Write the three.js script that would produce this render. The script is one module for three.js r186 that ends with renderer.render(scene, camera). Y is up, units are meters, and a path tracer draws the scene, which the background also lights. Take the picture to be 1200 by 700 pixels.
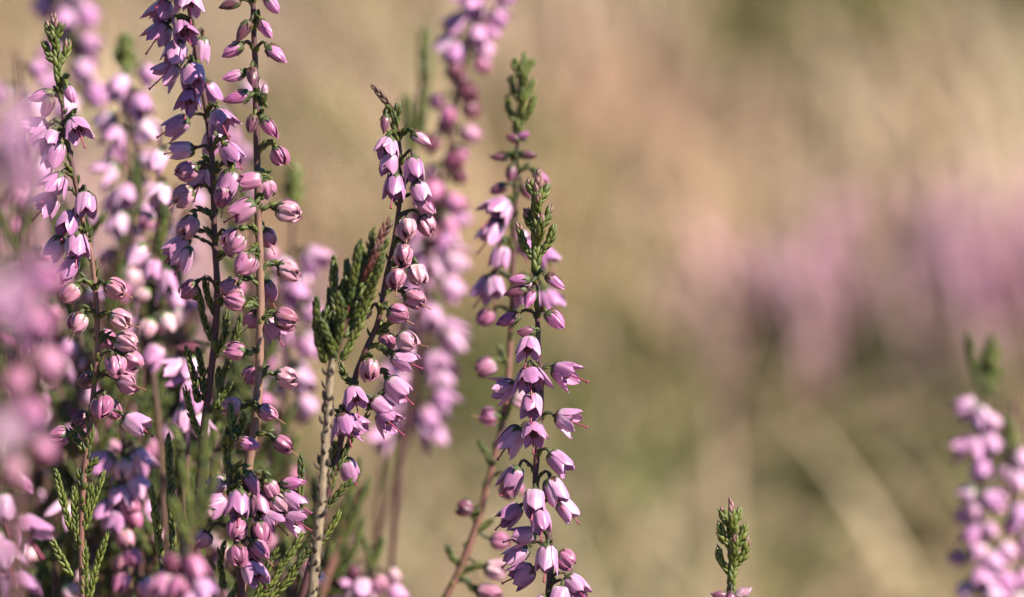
import * as THREE from 'three';
import { Sky } from 'three/addons/objects/Sky.js';
import { mergeGeometries } from 'three/addons/utils/BufferGeometryUtils.js';

// ---------------------------------------------------------------- camera, sky, sun, exposure
const V = (x, y, z) => new THREE.Vector3(x, y, z);
const scene = new THREE.Scene();
const MM = 0.001, FOCUS = 0.55, EYE = V(0, 0.5, 0), PITCH = THREE.MathUtils.degToRad(12);
const HALF = 0.035 / FOCUS, K = HALF / 350;                        // half the frame's height and one photo pixel, per metre of distance
const RIGHT = V(1, 0, 0), FWD = V(0, -Math.sin(PITCH), -Math.cos(PITCH)), UPV = V(0, Math.cos(PITCH), -Math.sin(PITCH));
const camera = new THREE.PerspectiveCamera(2 * THREE.MathUtils.radToDeg(Math.atan(HALF)), 1024 / 597, 0.02, 900);
camera.position.copy(EYE);
camera.lookAt(EYE.clone().add(FWD));
camera.focus = FOCUS;
camera.updateProjectionMatrix();
camera.userData.fStop = camera.getFocalLength() / 10;             // a 10 mm wide aperture
scene.add(camera);

const SUN = V(0.76, 0.82, 0.07).normalize();
const sky = new Sky();
sky.name = 'sky'; sky.userData.kind = 'structure';
sky.scale.setScalar(800);
const su = sky.material.uniforms;
su.turbidity.value = 2; su.rayleigh.value = 0.8; su.mieCoefficient.value = 0.004; su.sunPosition.value.copy(SUN);
if (su.cloudCoverage) su.cloudCoverage.value = 0.2;
scene.add(sky);
scene.environmentIntensity = 0.1;
const sun = new THREE.DirectionalLight(new THREE.Color(1.0, 0.92, 0.79), 5);
sun.position.copy(SUN).multiplyScalar(6); sun.target.position.set(0, 0.2, -1.5);
sun.castShadow = true; sun.shadow.mapSize.set(4096, 4096);
Object.assign(sun.shadow.camera, { left: -5, right: 5, top: 5, bottom: -5, near: 0.1, far: 20 });
scene.add(sun, sun.target);
const renderer = new THREE.WebGLRenderer({ antialias: true });
renderer.setSize(1024, 597);
renderer.toneMapping = THREE.LinearToneMapping;
renderer.toneMappingExposure = 2.15;
renderer.shadowMap.enabled = true;

// ---------------------------------------------------------------- helpers
let seed = 7;
const rnd = () => { seed = (seed + 0x6D2B79F5) | 0; let t = Math.imul(seed ^ (seed >>> 15), 1 | seed); t = (t + Math.imul(t ^ (t >>> 7), 61 | t)) ^ t; return ((t ^ (t >>> 14)) >>> 0) / 4294967296; };
const rr = (a, b) => a + (b - a) * rnd();
const pick = (a) => a[Math.floor(rnd() * a.length)];
const lerp = THREE.MathUtils.lerp, clamp = THREE.MathUtils.clamp;
const sstep = (a, b, x) => { const t = clamp((x - a) / (b - a), 0, 1); return t * t * (3 - 2 * t); };
const hash2 = (i, j) => { const s = Math.sin(i * 127.1 + j * 311.7) * 43758.5453; return s - Math.floor(s); };
function noise2(x, y) {
  const i = Math.floor(x), j = Math.floor(y), fx = x - i, fy = y - j, u = fx * fx * (3 - 2 * fx), v = fy * fy * (3 - 2 * fy);
  return lerp(lerp(hash2(i, j), hash2(i + 1, j), u), lerp(hash2(i, j + 1), hash2(i + 1, j + 1), u), v);
}
const fbm = (x, y) => 0.5 * noise2(x, y) + 0.3 * noise2(2.1 * x + 7, 2.1 * y) + 0.2 * noise2(4.3 * x, 4.3 * y + 5);
const P = (px, py, d) => EYE.clone().addScaledVector(FWD, d).addScaledVector(RIGHT, (px - 600) * K * d).addScaledVector(UPV, (350 - py) * K * d);
function dirOf(deg, f) {                                           // a direction: degrees in the picture (0 right, 90 down), f towards the viewer
  const a = THREE.MathUtils.degToRad(deg), q = Math.sqrt(Math.max(0, 1 - f * f));
  return RIGHT.clone().multiplyScalar(Math.cos(a) * q).addScaledVector(UPV, -Math.sin(a) * q).addScaledVector(FWD, -f).normalize();
}
const curveAt = (ks, v) => { const n = ks.length - 1, x = clamp(v, 0, 1) * n, i = Math.min(n - 1, Math.floor(x)), t = x - i, p0 = ks[Math.max(0, i - 1)], p1 = ks[i], p2 = ks[i + 1], p3 = ks[Math.min(n, i + 2)];
  return 0.5 * (2 * p1 + (p2 - p0) * t + (2 * p0 - 5 * p1 + 4 * p2 - p3) * t * t + (3 * p1 - p0 - 3 * p2 + p3) * t * t * t); };
const names = {};
function numbered(n) { const k = names[n] = (names[n] ?? -1) + 1; return k ? `${n}_${String(k).padStart(3, '0')}` : n; }
function mesh(name, geo, mat, parent) {
  const m = new THREE.Mesh(geo, mat); m.name = name; m.castShadow = m.receiveShadow = true; parent.add(m); return m;
}
function thing(name, label, category, group, at) {
  const o = new THREE.Group(); o.name = numbered(name); o.userData = { label, category };
  if (group) o.userData.group = group;
  o.position.copy(at); scene.add(o); o.updateMatrixWorld(true); return o;
}
function build(pos, idx, col, uv) {
  const g = new THREE.BufferGeometry();
  if (uv) g.setAttribute('uv', new THREE.Float32BufferAttribute(uv, 2));
  g.setAttribute('position', new THREE.Float32BufferAttribute(pos, 3));
  if (col) g.setAttribute('color', new THREE.Float32BufferAttribute(col, 3));
  g.setIndex(idx); g.computeVertexNormals(); return g;
}
function tint(g, r, gg, b) {
  const n = g.attributes.position.count, c = new Float32Array(n * 3);
  for (let i = 0; i < n; i++) { c[3 * i] = r; c[3 * i + 1] = gg; c[3 * i + 2] = b; }
  g.setAttribute('color', new THREE.BufferAttribute(c, 3)); return g;
}
const plain = (g, uv) => { const o = g.index ? g : g; for (const k of Object.keys(o.attributes)) if (!['position', 'normal', 'color', ...(uv ? ['uv'] : [])].includes(k)) o.deleteAttribute(k); return o; };
const merge = (list, uv) => mergeGeometries(list.map((g) => { const p = plain(g, uv); if (!p.index) { const n = p.attributes.position.count; p.setIndex([...Array(n).keys()]); } return p; }));

// a tube through points with a radius and a colour that vary along it: rad(t, angle), colour(t, angle)
function tube(pts, rad, colour, sides = 8, segs = 40, cap = true, spread = (t) => t) {
  const c = Array.isArray(pts) ? new THREE.CatmullRomCurve3(pts, false, 'centripetal') : pts, pos = [], col = [], idx = [];
  let N = null;
  for (let i = 0; i <= segs; i++) {
    const t = spread(i / segs), p = c.getPointAt(t), T = c.getTangentAt(t);
    if (!N) N = Math.abs(T.x) < 0.8 ? V(1, 0, 0) : V(0, 0, 1);
    N.addScaledVector(T, -N.dot(T)).normalize(); const B = new THREE.Vector3().crossVectors(T, N);
    for (let j = 0; j < sides; j++) {
      const a = j / sides * Math.PI * 2, r = rad(t, a), ca = Math.cos(a) * r, sa = Math.sin(a) * r;
      pos.push(p.x + N.x * ca + B.x * sa, p.y + N.y * ca + B.y * sa, p.z + N.z * ca + B.z * sa);
      col.push(...colour(t, a));
    }
  }
  for (let i = 0; i < segs; i++) for (let j = 0; j < sides; j++) { const a = i * sides + j, b = i * sides + (j + 1) % sides; idx.push(a, a + sides, b, b, a + sides, b + sides); }
  if (cap) for (const e of [0, segs]) { const p = c.getPointAt(e / segs), k = pos.length / 3; pos.push(p.x, p.y, p.z); col.push(...colour(e / segs, 0)); for (let j = 0; j < sides; j++) { const a = e * sides + j, b = e * sides + (j + 1) % sides; e ? idx.push(a, k, b) : idx.push(a, b, k); } }
  return build(pos, idx, col);
}

// ---------------------------------------------------------------- materials
function petalTexture(f, srgb) {                                   // fine veins running along a petal, with grain
  const n = 256, d = new Uint8Array(n * n * 4);
  for (let y = 0; y < n; y++) for (let x = 0; x < n; x++) { const u = x / n, t = y / n, w = u + 0.02 * Math.sin(t * 6.283 * 2), st = 0.5 + 0.5 * Math.sin(w * 6.283 * 9), fi = hash2(Math.floor(w * 64) % 64, 3), k = clamp(0.12 * st + 0.3 * fi + 0.9 * (fbm(x / 7, y / 60) - 0.2), 0, 1), c = f(k), i = 4 * (y * n + x); d[i] = c[0]; d[i + 1] = c[1]; d[i + 2] = c[2]; d[i + 3] = 255; }
  const t = new THREE.DataTexture(d, n, n); if (srgb) t.colorSpace = THREE.SRGBColorSpace; t.wrapS = t.wrapT = THREE.RepeatWrapping; t.magFilter = THREE.LinearFilter; t.minFilter = THREE.LinearMipmapLinearFilter; t.generateMipmaps = true; t.needsUpdate = true; return t;
}
const veinColour = petalTexture((k) => [255 - 12 * k, 255 - 40 * k, 255 - 16 * k], true), veinBump = petalTexture((k) => [255 * k, 255 * k, 255 * k], false);
const std = (o) => new THREE.MeshStandardMaterial({ side: THREE.DoubleSide, ...o });
const phys = (o) => new THREE.MeshPhysicalMaterial({ side: THREE.DoubleSide, ...o });
const lin = (r, g, b) => new THREE.Color().setRGB(r, g, b);
const petalMat = (r, g, b) => phys({ color: lin(r, g, b), vertexColors: true, map: veinColour, bumpMap: veinBump, bumpScale: 0.000035, roughness: 1, transmission: 0.16, thickness: 0, clearcoat: 1, clearcoatRoughness: 0.38 });
const softMat = new Map();                                           // the same petals, seen so blurred that light through them does not matter
const softOf = (m) => { if (!softMat.has(m)) { const c = m.clone(); c.transmission = 0; c.map = null; c.bumpMap = null; c.clearcoat = 0.5; softMat.set(m, c); } return softMat.get(m); };
const M = {
  lilac: [petalMat(0.62, 0.43, 0.54), petalMat(0.67, 0.51, 0.60), petalMat(0.54, 0.34, 0.47), petalMat(0.50, 0.31, 0.46)],
  pink: [petalMat(0.52, 0.25, 0.36), petalMat(0.56, 0.32, 0.40), petalMat(0.44, 0.18, 0.29)],
  peach: [petalMat(0.64, 0.45, 0.45), petalMat(0.69, 0.55, 0.52), petalMat(0.54, 0.30, 0.34)],
  bud: [petalMat(0.56, 0.24, 0.42), petalMat(0.46, 0.16, 0.31), petalMat(0.60, 0.31, 0.47)],
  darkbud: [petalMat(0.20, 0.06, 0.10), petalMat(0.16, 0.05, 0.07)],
  style: std({ color: lin(0.28, 0.035, 0.085), roughness: 0.5 }),
  oldStyle: std({ color: lin(0.28, 0.12, 0.075), roughness: 0.6 }),
  anther: std({ color: lin(0.06, 0.02, 0.016), roughness: 0.7 }),
  vc: std({ vertexColors: true, color: 0xffffff, roughness: 0.6 }),
  leaf: [[0.072, 0.087, 0.011], [0.051, 0.069, 0.009], [0.094, 0.104, 0.014], [0.043, 0.059, 0.012]].map((c) => phys({ color: lin(...c), roughness: 0.55, clearcoat: 0.04, clearcoatRoughness: 0.4 })),
  fresh: [[0.106, 0.130, 0.018], [0.085, 0.108, 0.015], [0.128, 0.143, 0.023]].map((c) => phys({ color: lin(...c), roughness: 0.55, clearcoat: 0.04, clearcoatRoughness: 0.4 })),
  tipLeaf: [[0.092, 0.112, 0.018], [0.070, 0.090, 0.015], [0.112, 0.130, 0.022]].map((c) => phys({ color: lin(...c), roughness: 0.55 })),
  redLeaf: [[0.077, 0.015, 0.011], [0.105, 0.025, 0.014], [0.052, 0.014, 0.010]].map((c) => std({ color: lin(...c), roughness: 0.5 })),
  brown: [[0.091, 0.045, 0.028], [0.133, 0.066, 0.042], [0.063, 0.032, 0.021]].map((c) => std({ color: lin(...c), roughness: 0.65 })),
  pinkTip: [[0.238, 0.119, 0.105], [0.196, 0.105, 0.084]].map((c) => std({ color: lin(...c), roughness: 0.55 })),
};

// ---------------------------------------------------------------- flower geometry (millimetres, axis +y from the stalk to the mouth)
const KINDS = {
  open: { r: [0.32, 1.06, 1.50, 1.82, 1.98], y: [0, 0.38, 1.28, 2.35, 3.2], w: [0.3, 0.92, 1.06, 0.95, 0.46], rc: 1.02, cor: 1, style: 1.25, flare: 0.2 },
  bell: { r: [0.32, 0.96, 1.28, 1.34, 1.22], y: [0, 0.34, 1.25, 2.45, 3.35], w: [0.3, 1.02, 1.22, 1.1, 0.5], rc: 1.28, cor: 1, style: 0.9, flare: 0.14 },
  ball: { r: [0.30, 0.98, 1.24, 1.02, 0.40], y: [0, 0.30, 1.10, 2.10, 2.75], w: [0.3, 1.05, 1.22, 0.92, 0.2], rc: 1.2, cor: 1, style: 1.0, flare: 0.2, rip: 3, twist: 3 },
  bud: { r: [0.26, 0.62, 0.70, 0.52, 0.06], y: [0, 0.40, 1.20, 2.15, 2.90], w: [0.25, 0.72, 0.86, 0.62, 0.05], rc: 0.72, cor: 0, style: 0, flare: 0.02 },
};
// one petal-like sepal: a cupped sheet, its edge a little wavy; colours are the pigment, paler at the claw and along the veins
function sepal(kd, az, v, nu, nv, pale) {
  const pos = [], col = [], idx = [], uv = [], ca = Math.cos(az), sa = Math.sin(az);
  for (let j = 0; j <= nv; j++) for (let i = 0; i <= nu; i++) {
    const t = j / nv, u = i / nu * 2 - 1, R = curveAt(kd.r, t) * v.scale + v.out + v.flare * t * t, y = curveAt(kd.y, t) * v.len, W = Math.max(0.03, curveAt(kd.w, t)) * v.wide * Math.sqrt(1 - 0.985 * Math.pow(t, 9)) * (1 + 0.16 * (noise2(t * 7 + v.ph * 11, u > 0 ? 3 : 9) - 0.5) * sstep(0.3, 0.6, t));
    const rc = kd.rc * v.cup, a = u * W / rc, ripple = v.rip * (0.06 * Math.sin(u * 4 + v.ph + t * 3) * t + 0.05 * Math.sin(u * 7.5 + v.ph * 2.3) * sstep(0.1, 0.5, t)) + 0.07 * Math.exp(-u * u * 22) * sstep(0.1, 0.4, t) * (1 - t * 0.6) - 0.07 * sstep(0.7, 1, Math.abs(u)) * t;
    const rad = R - rc * (1 - Math.cos(a)) + ripple, tan = rc * Math.sin(a) + v.skew * t * t, yy = y - 0.22 * u * u * t * t;
    pos.push((ca * rad - sa * tan) * MM, yy * MM, (sa * rad + ca * tan) * MM);
    uv.push(0.5 + u * 0.5 + v.ph, t + v.ph * 0.7);
    const vein = sstep(0.3, 0.7, noise2(u * 3.4 + v.ph * 7, t * 1.6)), n = fbm(u * 2.2 + v.ph * 5, t * 3 + v.ph), n3 = fbm(u * 6 + v.ph * 9, t * 7), p = clamp(pale * (1 - sstep(0.1, 0.62, t + (n - 0.5) * 0.4)) + 0.3 * vein * (0.3 + n) - 0.12, 0, 1), q = 0.72 + 0.5 * n, st = kd.twist ? sstep(0.5, 0.62, n3 + 0.25 * (t - 0.6)) * 0.75 : sstep(0.66, 0.72, n3) * 0.5, cl = kd.rc < 0.8 ? 0 : 0.75 * (1 - sstep(0.08, 0.2, t + (n3 - 0.5) * 0.1));
    const rgb = [lerp(lerp(0.86, 1.16, p) * q, 0.62, st), lerp(lerp(0.56, 1.75, p) * q, 0.44, st), lerp(lerp(0.80, 1.22, p) * q, 0.42, st)];
    col.push(lerp(rgb[0], 0.62, cl), lerp(rgb[1], 0.16, cl), lerp(rgb[2], 0.34, cl));
  }
  for (let j = 0; j < nv; j++) for (let i = 0; i < nu; i++) { const a = j * (nu + 1) + i, b = a + nu + 1; idx.push(a, b, a + 1, a + 1, b, b + 1); }
  return build(pos, idx, col, uv);
}
const jit = (kd, f = 1) => ({ scale: rr(0.92, 1.06), out: 0, flare: rr(-0.9, 1.2) * kd.flare * 2 * f, len: rr(0.88, 1.06), wide: rr(0.86, 1.08), cup: rr(0.85, 1.25), ph: rr(0, 6), skew: rr(-0.2, 0.2) * (kd.twist ?? 1), rip: kd.rip ?? 1 });
const PALE = { open: 0.35, bell: 0.4, ball: 0.5, bud: 0.75 };
function calyxGeo(kind) {                                          // four small green bracts clasping the base, brown-edged
  const list = [], slim = kind === 'bud' ? 0.62 : 1;
  for (let k = 0; k < 6; k++) {
    const pos = [], col = [], idx = [], az = k / 6 * Math.PI * 2 + rr(-0.2, 0.2), L = rr(0.85, 1.2) * (kind === 'bud' ? 1.05 : 1), red = rnd() < 0.35;
    for (let j = 0; j <= 4; j++) for (let i = 0; i <= 2; i++) {
      const t = j / 4, u = i - 1, w = 0.42 * Math.sin(Math.PI * Math.min(1, 0.25 + t * 0.75)) + 0.02, rad = (0.2 + (1.02 * slim) * Math.pow(t, 0.6)) - 0.12 * u * u + 0.1, y = -0.12 + L * t * t * 0.9 + 0.1 * t, tan = u * w;
      pos.push((Math.cos(az) * rad - Math.sin(az) * tan) * MM, y * MM, (Math.sin(az) * rad + Math.cos(az) * tan) * MM);
      const e = Math.abs(u), c = red ? [0.085, 0.03, 0.022] : [0.052, 0.08, 0.02];
      col.push(lerp(c[0], 0.10, e * 0.5), lerp(c[1], 0.07, e * 0.5), lerp(c[2], 0.04, e * 0.5));
    }
    for (let j = 0; j < 4; j++) for (let i = 0; i < 2; i++) { const a = j * 3 + i, b = a + 3; idx.push(a, b, a + 1, a + 1, b, b + 1); }
    list.push(build(pos, idx, col));
  }
  list.push(tint(new THREE.SphereGeometry(0.36 * MM, 8, 6).translate(0, 0.1 * MM, 0), 0.06, 0.075, 0.025));
  return merge(list);
}
function styleGeo(len, bend, old) {
  const pts = []; for (let k = 0; k <= 5; k++) { const t = k / 5; pts.push(V(bend * t * t * MM, (0.6 + (len) * t) * MM, 0.3 * bend * Math.sin(t * 2) * MM)); }
  const e = pts[5];
  return merge([plain(tube(pts, () => (old ? 0.075 : 0.1) * MM, () => [1, 1, 1], 6, 8)), tint(new THREE.SphereGeometry((old ? 0.13 : 0.19) * MM, 8, 6).scale(1, 0.75, 1).translate(e.x, e.y, e.z), 1, 1, 1)]);
}
const FLOWERS = {};
for (const kind of Object.keys(KINDS)) FLOWERS[kind] = Array.from({ length: 7 }, () => {
  const kd = KINDS[kind], sep = [];
  for (let k = 0; k < 4; k++) { const j = jit(kd); j.out = k % 2 ? 0.09 : -0.07; sep.push(sepal(kd, k * Math.PI / 2 + rr(-0.12, 0.12), j, 8, 11, PALE[kind])); }
  const o = { sep, calyx: calyxGeo(kind) };
  if (kd.cor) { const c = { ...kd, r: kd.r.map((r, i) => r * 0.74 + (kind === 'open' ? i * 0.06 : 0)), y: kd.y.map((y) => y * 0.78), w: kd.w.map((w) => w * 0.7), rc: 0.8 }; o.cor = merge([0, 1, 2, 3].map((k) => sepal(c, k * Math.PI / 2 + 0.785, jit(c, 0.6), 5, 7, 0.25)), true); }
  if (kd.cor && kind !== 'ball') {
    const st = []; for (let k = 0; k < 8; k++) { const a = k * 0.785 + 0.3; st.push(tint(new THREE.SphereGeometry(0.17 * MM, 6, 5).scale(0.8, 2, 0.8).translate(Math.cos(a) * 0.48 * MM, rr(1.5, 1.9) * MM, Math.sin(a) * 0.48 * MM), 1, 1, 1)); }
    o.stamens = merge(st);
  }
  if (kd.style) o.style = styleGeo(kd.y[4] - 0.6 + kd.style * rr(0.75, 1.15), rr(-0.45, 0.45), kind === 'ball');
  return o;
});
// the same flowers for stems well out of focus: one coarse mesh each
const SOFT = {};
for (const kind of Object.keys(KINDS)) SOFT[kind] = Array.from({ length: 3 }, () => {
  const kd = KINDS[kind], list = [];
  for (let k = 0; k < 4; k++) { const j = jit(kd); j.out = k % 2 ? 0.05 : -0.05; list.push(sepal(kd, k * Math.PI / 2 + rr(-0.12, 0.12), j, 4, 6, PALE[kind])); }
  const c = calyxGeo(kind), a = c.attributes.color; for (let i = 0; i < a.count; i++) a.setXYZ(i, a.getX(i) * 2, a.getY(i) * 3.4, a.getZ(i) * 2.2);
  list.push(c);
  return merge(list);
});
// a scale leaf: boat-shaped, keeled on its back, unit length along +y, back towards +z
function leafShape(bend) {
  const pos = [], idx = [], rings = 5, sides = 6;
  for (let j = 0; j <= rings; j++) { const t = j / rings, w = 0.27 * Math.pow(Math.sin(Math.PI * Math.min(0.99, 0.22 + t * 0.78)), 1.05), d = w * 0.8;
    for (let i = 0; i < sides; i++) { const a = i / sides * Math.PI * 2; pos.push(Math.cos(a) * w, t, (Math.sin(a) > 0 ? 1.05 : 0.5) * Math.sin(a) * d + bend * t * t - 0.02); } }
  for (let j = 0; j < rings; j++) for (let i = 0; i < sides; i++) { const a = j * sides + i, b = j * sides + (i + 1) % sides; idx.push(a, a + sides, b, b, a + sides, b + sides); }
  for (let i = 1; i < sides - 1; i++) { const k = rings * sides; idx.push(k, k + i + 1, k + i); idx.push(0, i, i + 1); }
  return build(pos, idx);
}
const LEAVES = [-0.2, -0.12, -0.04].map(leafShape);
const MOUND = LEAVES[0];

// ---------------------------------------------------------------- plant builders
const Y = V(0, 1, 0);
function frame(dir, out) {                                         // rotation with +y along dir and +z as near to out as it can be
  const y = dir.clone().normalize(), z = out.clone().addScaledVector(y, -out.dot(y)).normalize(), x = new THREE.Vector3().crossVectors(y, z);
  return new THREE.Matrix4().makeBasis(x, y, z);
}
const scratch = new THREE.Matrix4();
function leafPlaces(pts, o) {                                      // four-ranked overlapping leaves along a shoot
  const c = new THREE.CatmullRomCurve3(pts), L = c.getLength(), n = Math.max(3, Math.round(L / ((o.spacing ?? 0.44) * MM))), out = [];
  for (let k = 0; k <= n; k++) {
    const t = k / n, p = c.getPointAt(t), T = c.getTangentAt(t), side = new THREE.Vector3().crossVectors(T, Math.abs(T.z) < 0.9 ? V(0, 0, 1) : RIGHT).normalize(), fro = new THREE.Vector3().crossVectors(side, T);
    const tw = (o.twist ?? 0.6) + (k % 2) * Math.PI / 2 + rr(-0.12, 0.12);
    for (const s of [0, Math.PI]) {
      const a = tw + s, out_ = side.clone().multiplyScalar(Math.cos(a)).addScaledVector(fro, Math.sin(a)), len = (o.leaf ?? 1.15) * rr(0.78, 1.15) * (1 - 0.3 * sstep(0.8, 1, t)) * MM, op = (o.open ?? 0.42) * rr(0.6, 1.4) * (1 - 0.65 * sstep(0.85, 1, t));
      const d = T.clone().multiplyScalar(Math.cos(op)).addScaledVector(out_, Math.sin(op));
      const m = frame(d, out_).scale(V(len * (o.wide ?? 1) * 0.84, len, len * (o.wide ?? 1) * 0.85)).setPosition(p.clone().addScaledVector(out_, (o.off ?? 0.13) * MM));
      out.push({ m, t, geo: pick(LEAVES) });
    }
  }
  return out;
}
function shoot(root, pts, o = {}, parts = true) {                  // a leafy shoot as a part of the thing; its leaves one by one where they can be told apart
  const loc = pts.map((p) => p.clone().sub(root.position)), axisCol = o.axis ?? [0.07, 0.08, 0.025];
  const r = (o.r ?? 0.16) * MM, axis = mesh(o.name ?? 'leafy_shoot', tube(loc, (t) => r * (1 - 0.5 * t), () => axisCol, 5, 8), M.vc, root);
  const places = leafPlaces(loc, o);
  for (const s of o.side ?? []) places.push(...leafPlaces(s.map((p) => p.clone().sub(root.position)), { ...o, ...(o.sideOpt ?? {}) }));
  if (parts) for (const { m, t, geo } of places) {
    const set = o.tip && t > (o.tipFrom ?? 0.82) && rnd() < 0.75 ? o.tip : o.set ?? M.leaf;
    const l = mesh('leaf', geo, pick(set), axis); l.matrix.copy(m); l.matrix.decompose(l.position, l.quaternion, l.scale);
  } else {
    const g = merge(places.map(({ m, geo }) => { const c = pick(o.set ?? M.leaf).color; return tint(geo.clone().applyMatrix4(m), c.r, c.g, c.b); }));
    const l = mesh('leaves', g, M.vc, axis); l.userData.kind = 'stuff';
  }
  return axis;
}
// a tip of a flowering stem: a central shoot with pairs of tiny side shoots
function tipShoot(root, base, tip, o = {}, parts = true) {
  const axis = tip.clone().sub(base), L = axis.length(), T = axis.clone().normalize(), sideV = new THREE.Vector3().crossVectors(T, V(0, 0, 1)).normalize(), fro = new THREE.Vector3().crossVectors(sideV, T), side = [];
  const n = (o.pairs ?? 3) + 1;
  for (let k = 0; k < n; k++) for (const s of [-1, 1]) {
    const t = lerp(o.from ?? 0.22, 0.74, n > 1 ? k / (n - 1) : 0.5) + rr(-0.03, 0.03), b = base.clone().addScaledVector(axis, t), dirv = k % 2 ? fro : sideV, l = (o.sideLen ?? 2.3) * MM * (1 - 0.75 * t) * rr(0.85, 1.15);
    const out = dirv.clone().multiplyScalar(s).addScaledVector(k % 2 ? sideV : fro, rr(-0.3, 0.3));
    side.push([b, b.clone().addScaledVector(T, l * 0.55).addScaledVector(out, l * 0.42), b.clone().addScaledVector(T, l * 1.1).addScaledVector(out, l * 0.6)]);
  }
  const mid = base.clone().addScaledVector(axis, 0.5).addScaledVector(sideV, rr(-0.03, 0.03) * L);
  return shoot(root, [base, mid, tip], { set: M.tipLeaf, leaf: 1.3, spacing: 0.5, open: 0.46, tip: M.pinkTip, name: 'tip_shoot', side, sideOpt: { leaf: 1.2, spacing: 0.42, open: 0.42 }, ...o }, parts);
}
const STEM = { maroon: [0.072, 0.025, 0.025], tan: [0.216, 0.115, 0.079], rose: [0.187, 0.083, 0.061], green: [0.058, 0.058, 0.022], brown: [0.108, 0.054, 0.036], bark: [0.223, 0.166, 0.104], greybrown: [0.115, 0.079, 0.058] };

// one upright stem with its flowers: pts [x, y, dz] from the top down as seen, at distance FOCUS + depth; the stem goes on down to its root in the ground
let BRANCH = null;                                                 // a leafy side branch, unit length along +y, as it grows low on every stem
function branchGeometry() {
  const list = [tint(plain(new THREE.CylinderGeometry(0.006, 0.014, 1, 5).translate(0, 0.5, 0)), 0.06, 0.04, 0.03)];
  const twig = (b, d, len, n) => { for (let k = 0; k < n; k++) { const t = k / n, a = k * 2.4, o = V(Math.cos(a), 0, Math.sin(a)).cross(d).normalize(), p = b.clone().addScaledVector(d, t * len), le = rr(0.024, 0.036), c = rnd() < 0.2 ? pick(M.brown).color : pick(M.leaf).color; list.push(tint(pick(LEAVES).clone().applyMatrix4(frame(d.clone().addScaledVector(o, 0.6), o).scale(V(le, le, le)).setPosition(p)), c.r, c.g, c.b)); } };
  twig(V(0, 0.2, 0), Y.clone(), 0.8, 70);
  for (let k = 0; k < 8; k++) { const a = k * 2.4, d = V(Math.cos(a) * 0.6, 0.8, Math.sin(a) * 0.6).normalize(); twig(V(0, 0.2 + k * 0.075, 0), d, rr(0.25, 0.4), 34); }
  return merge(list);
}
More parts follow.
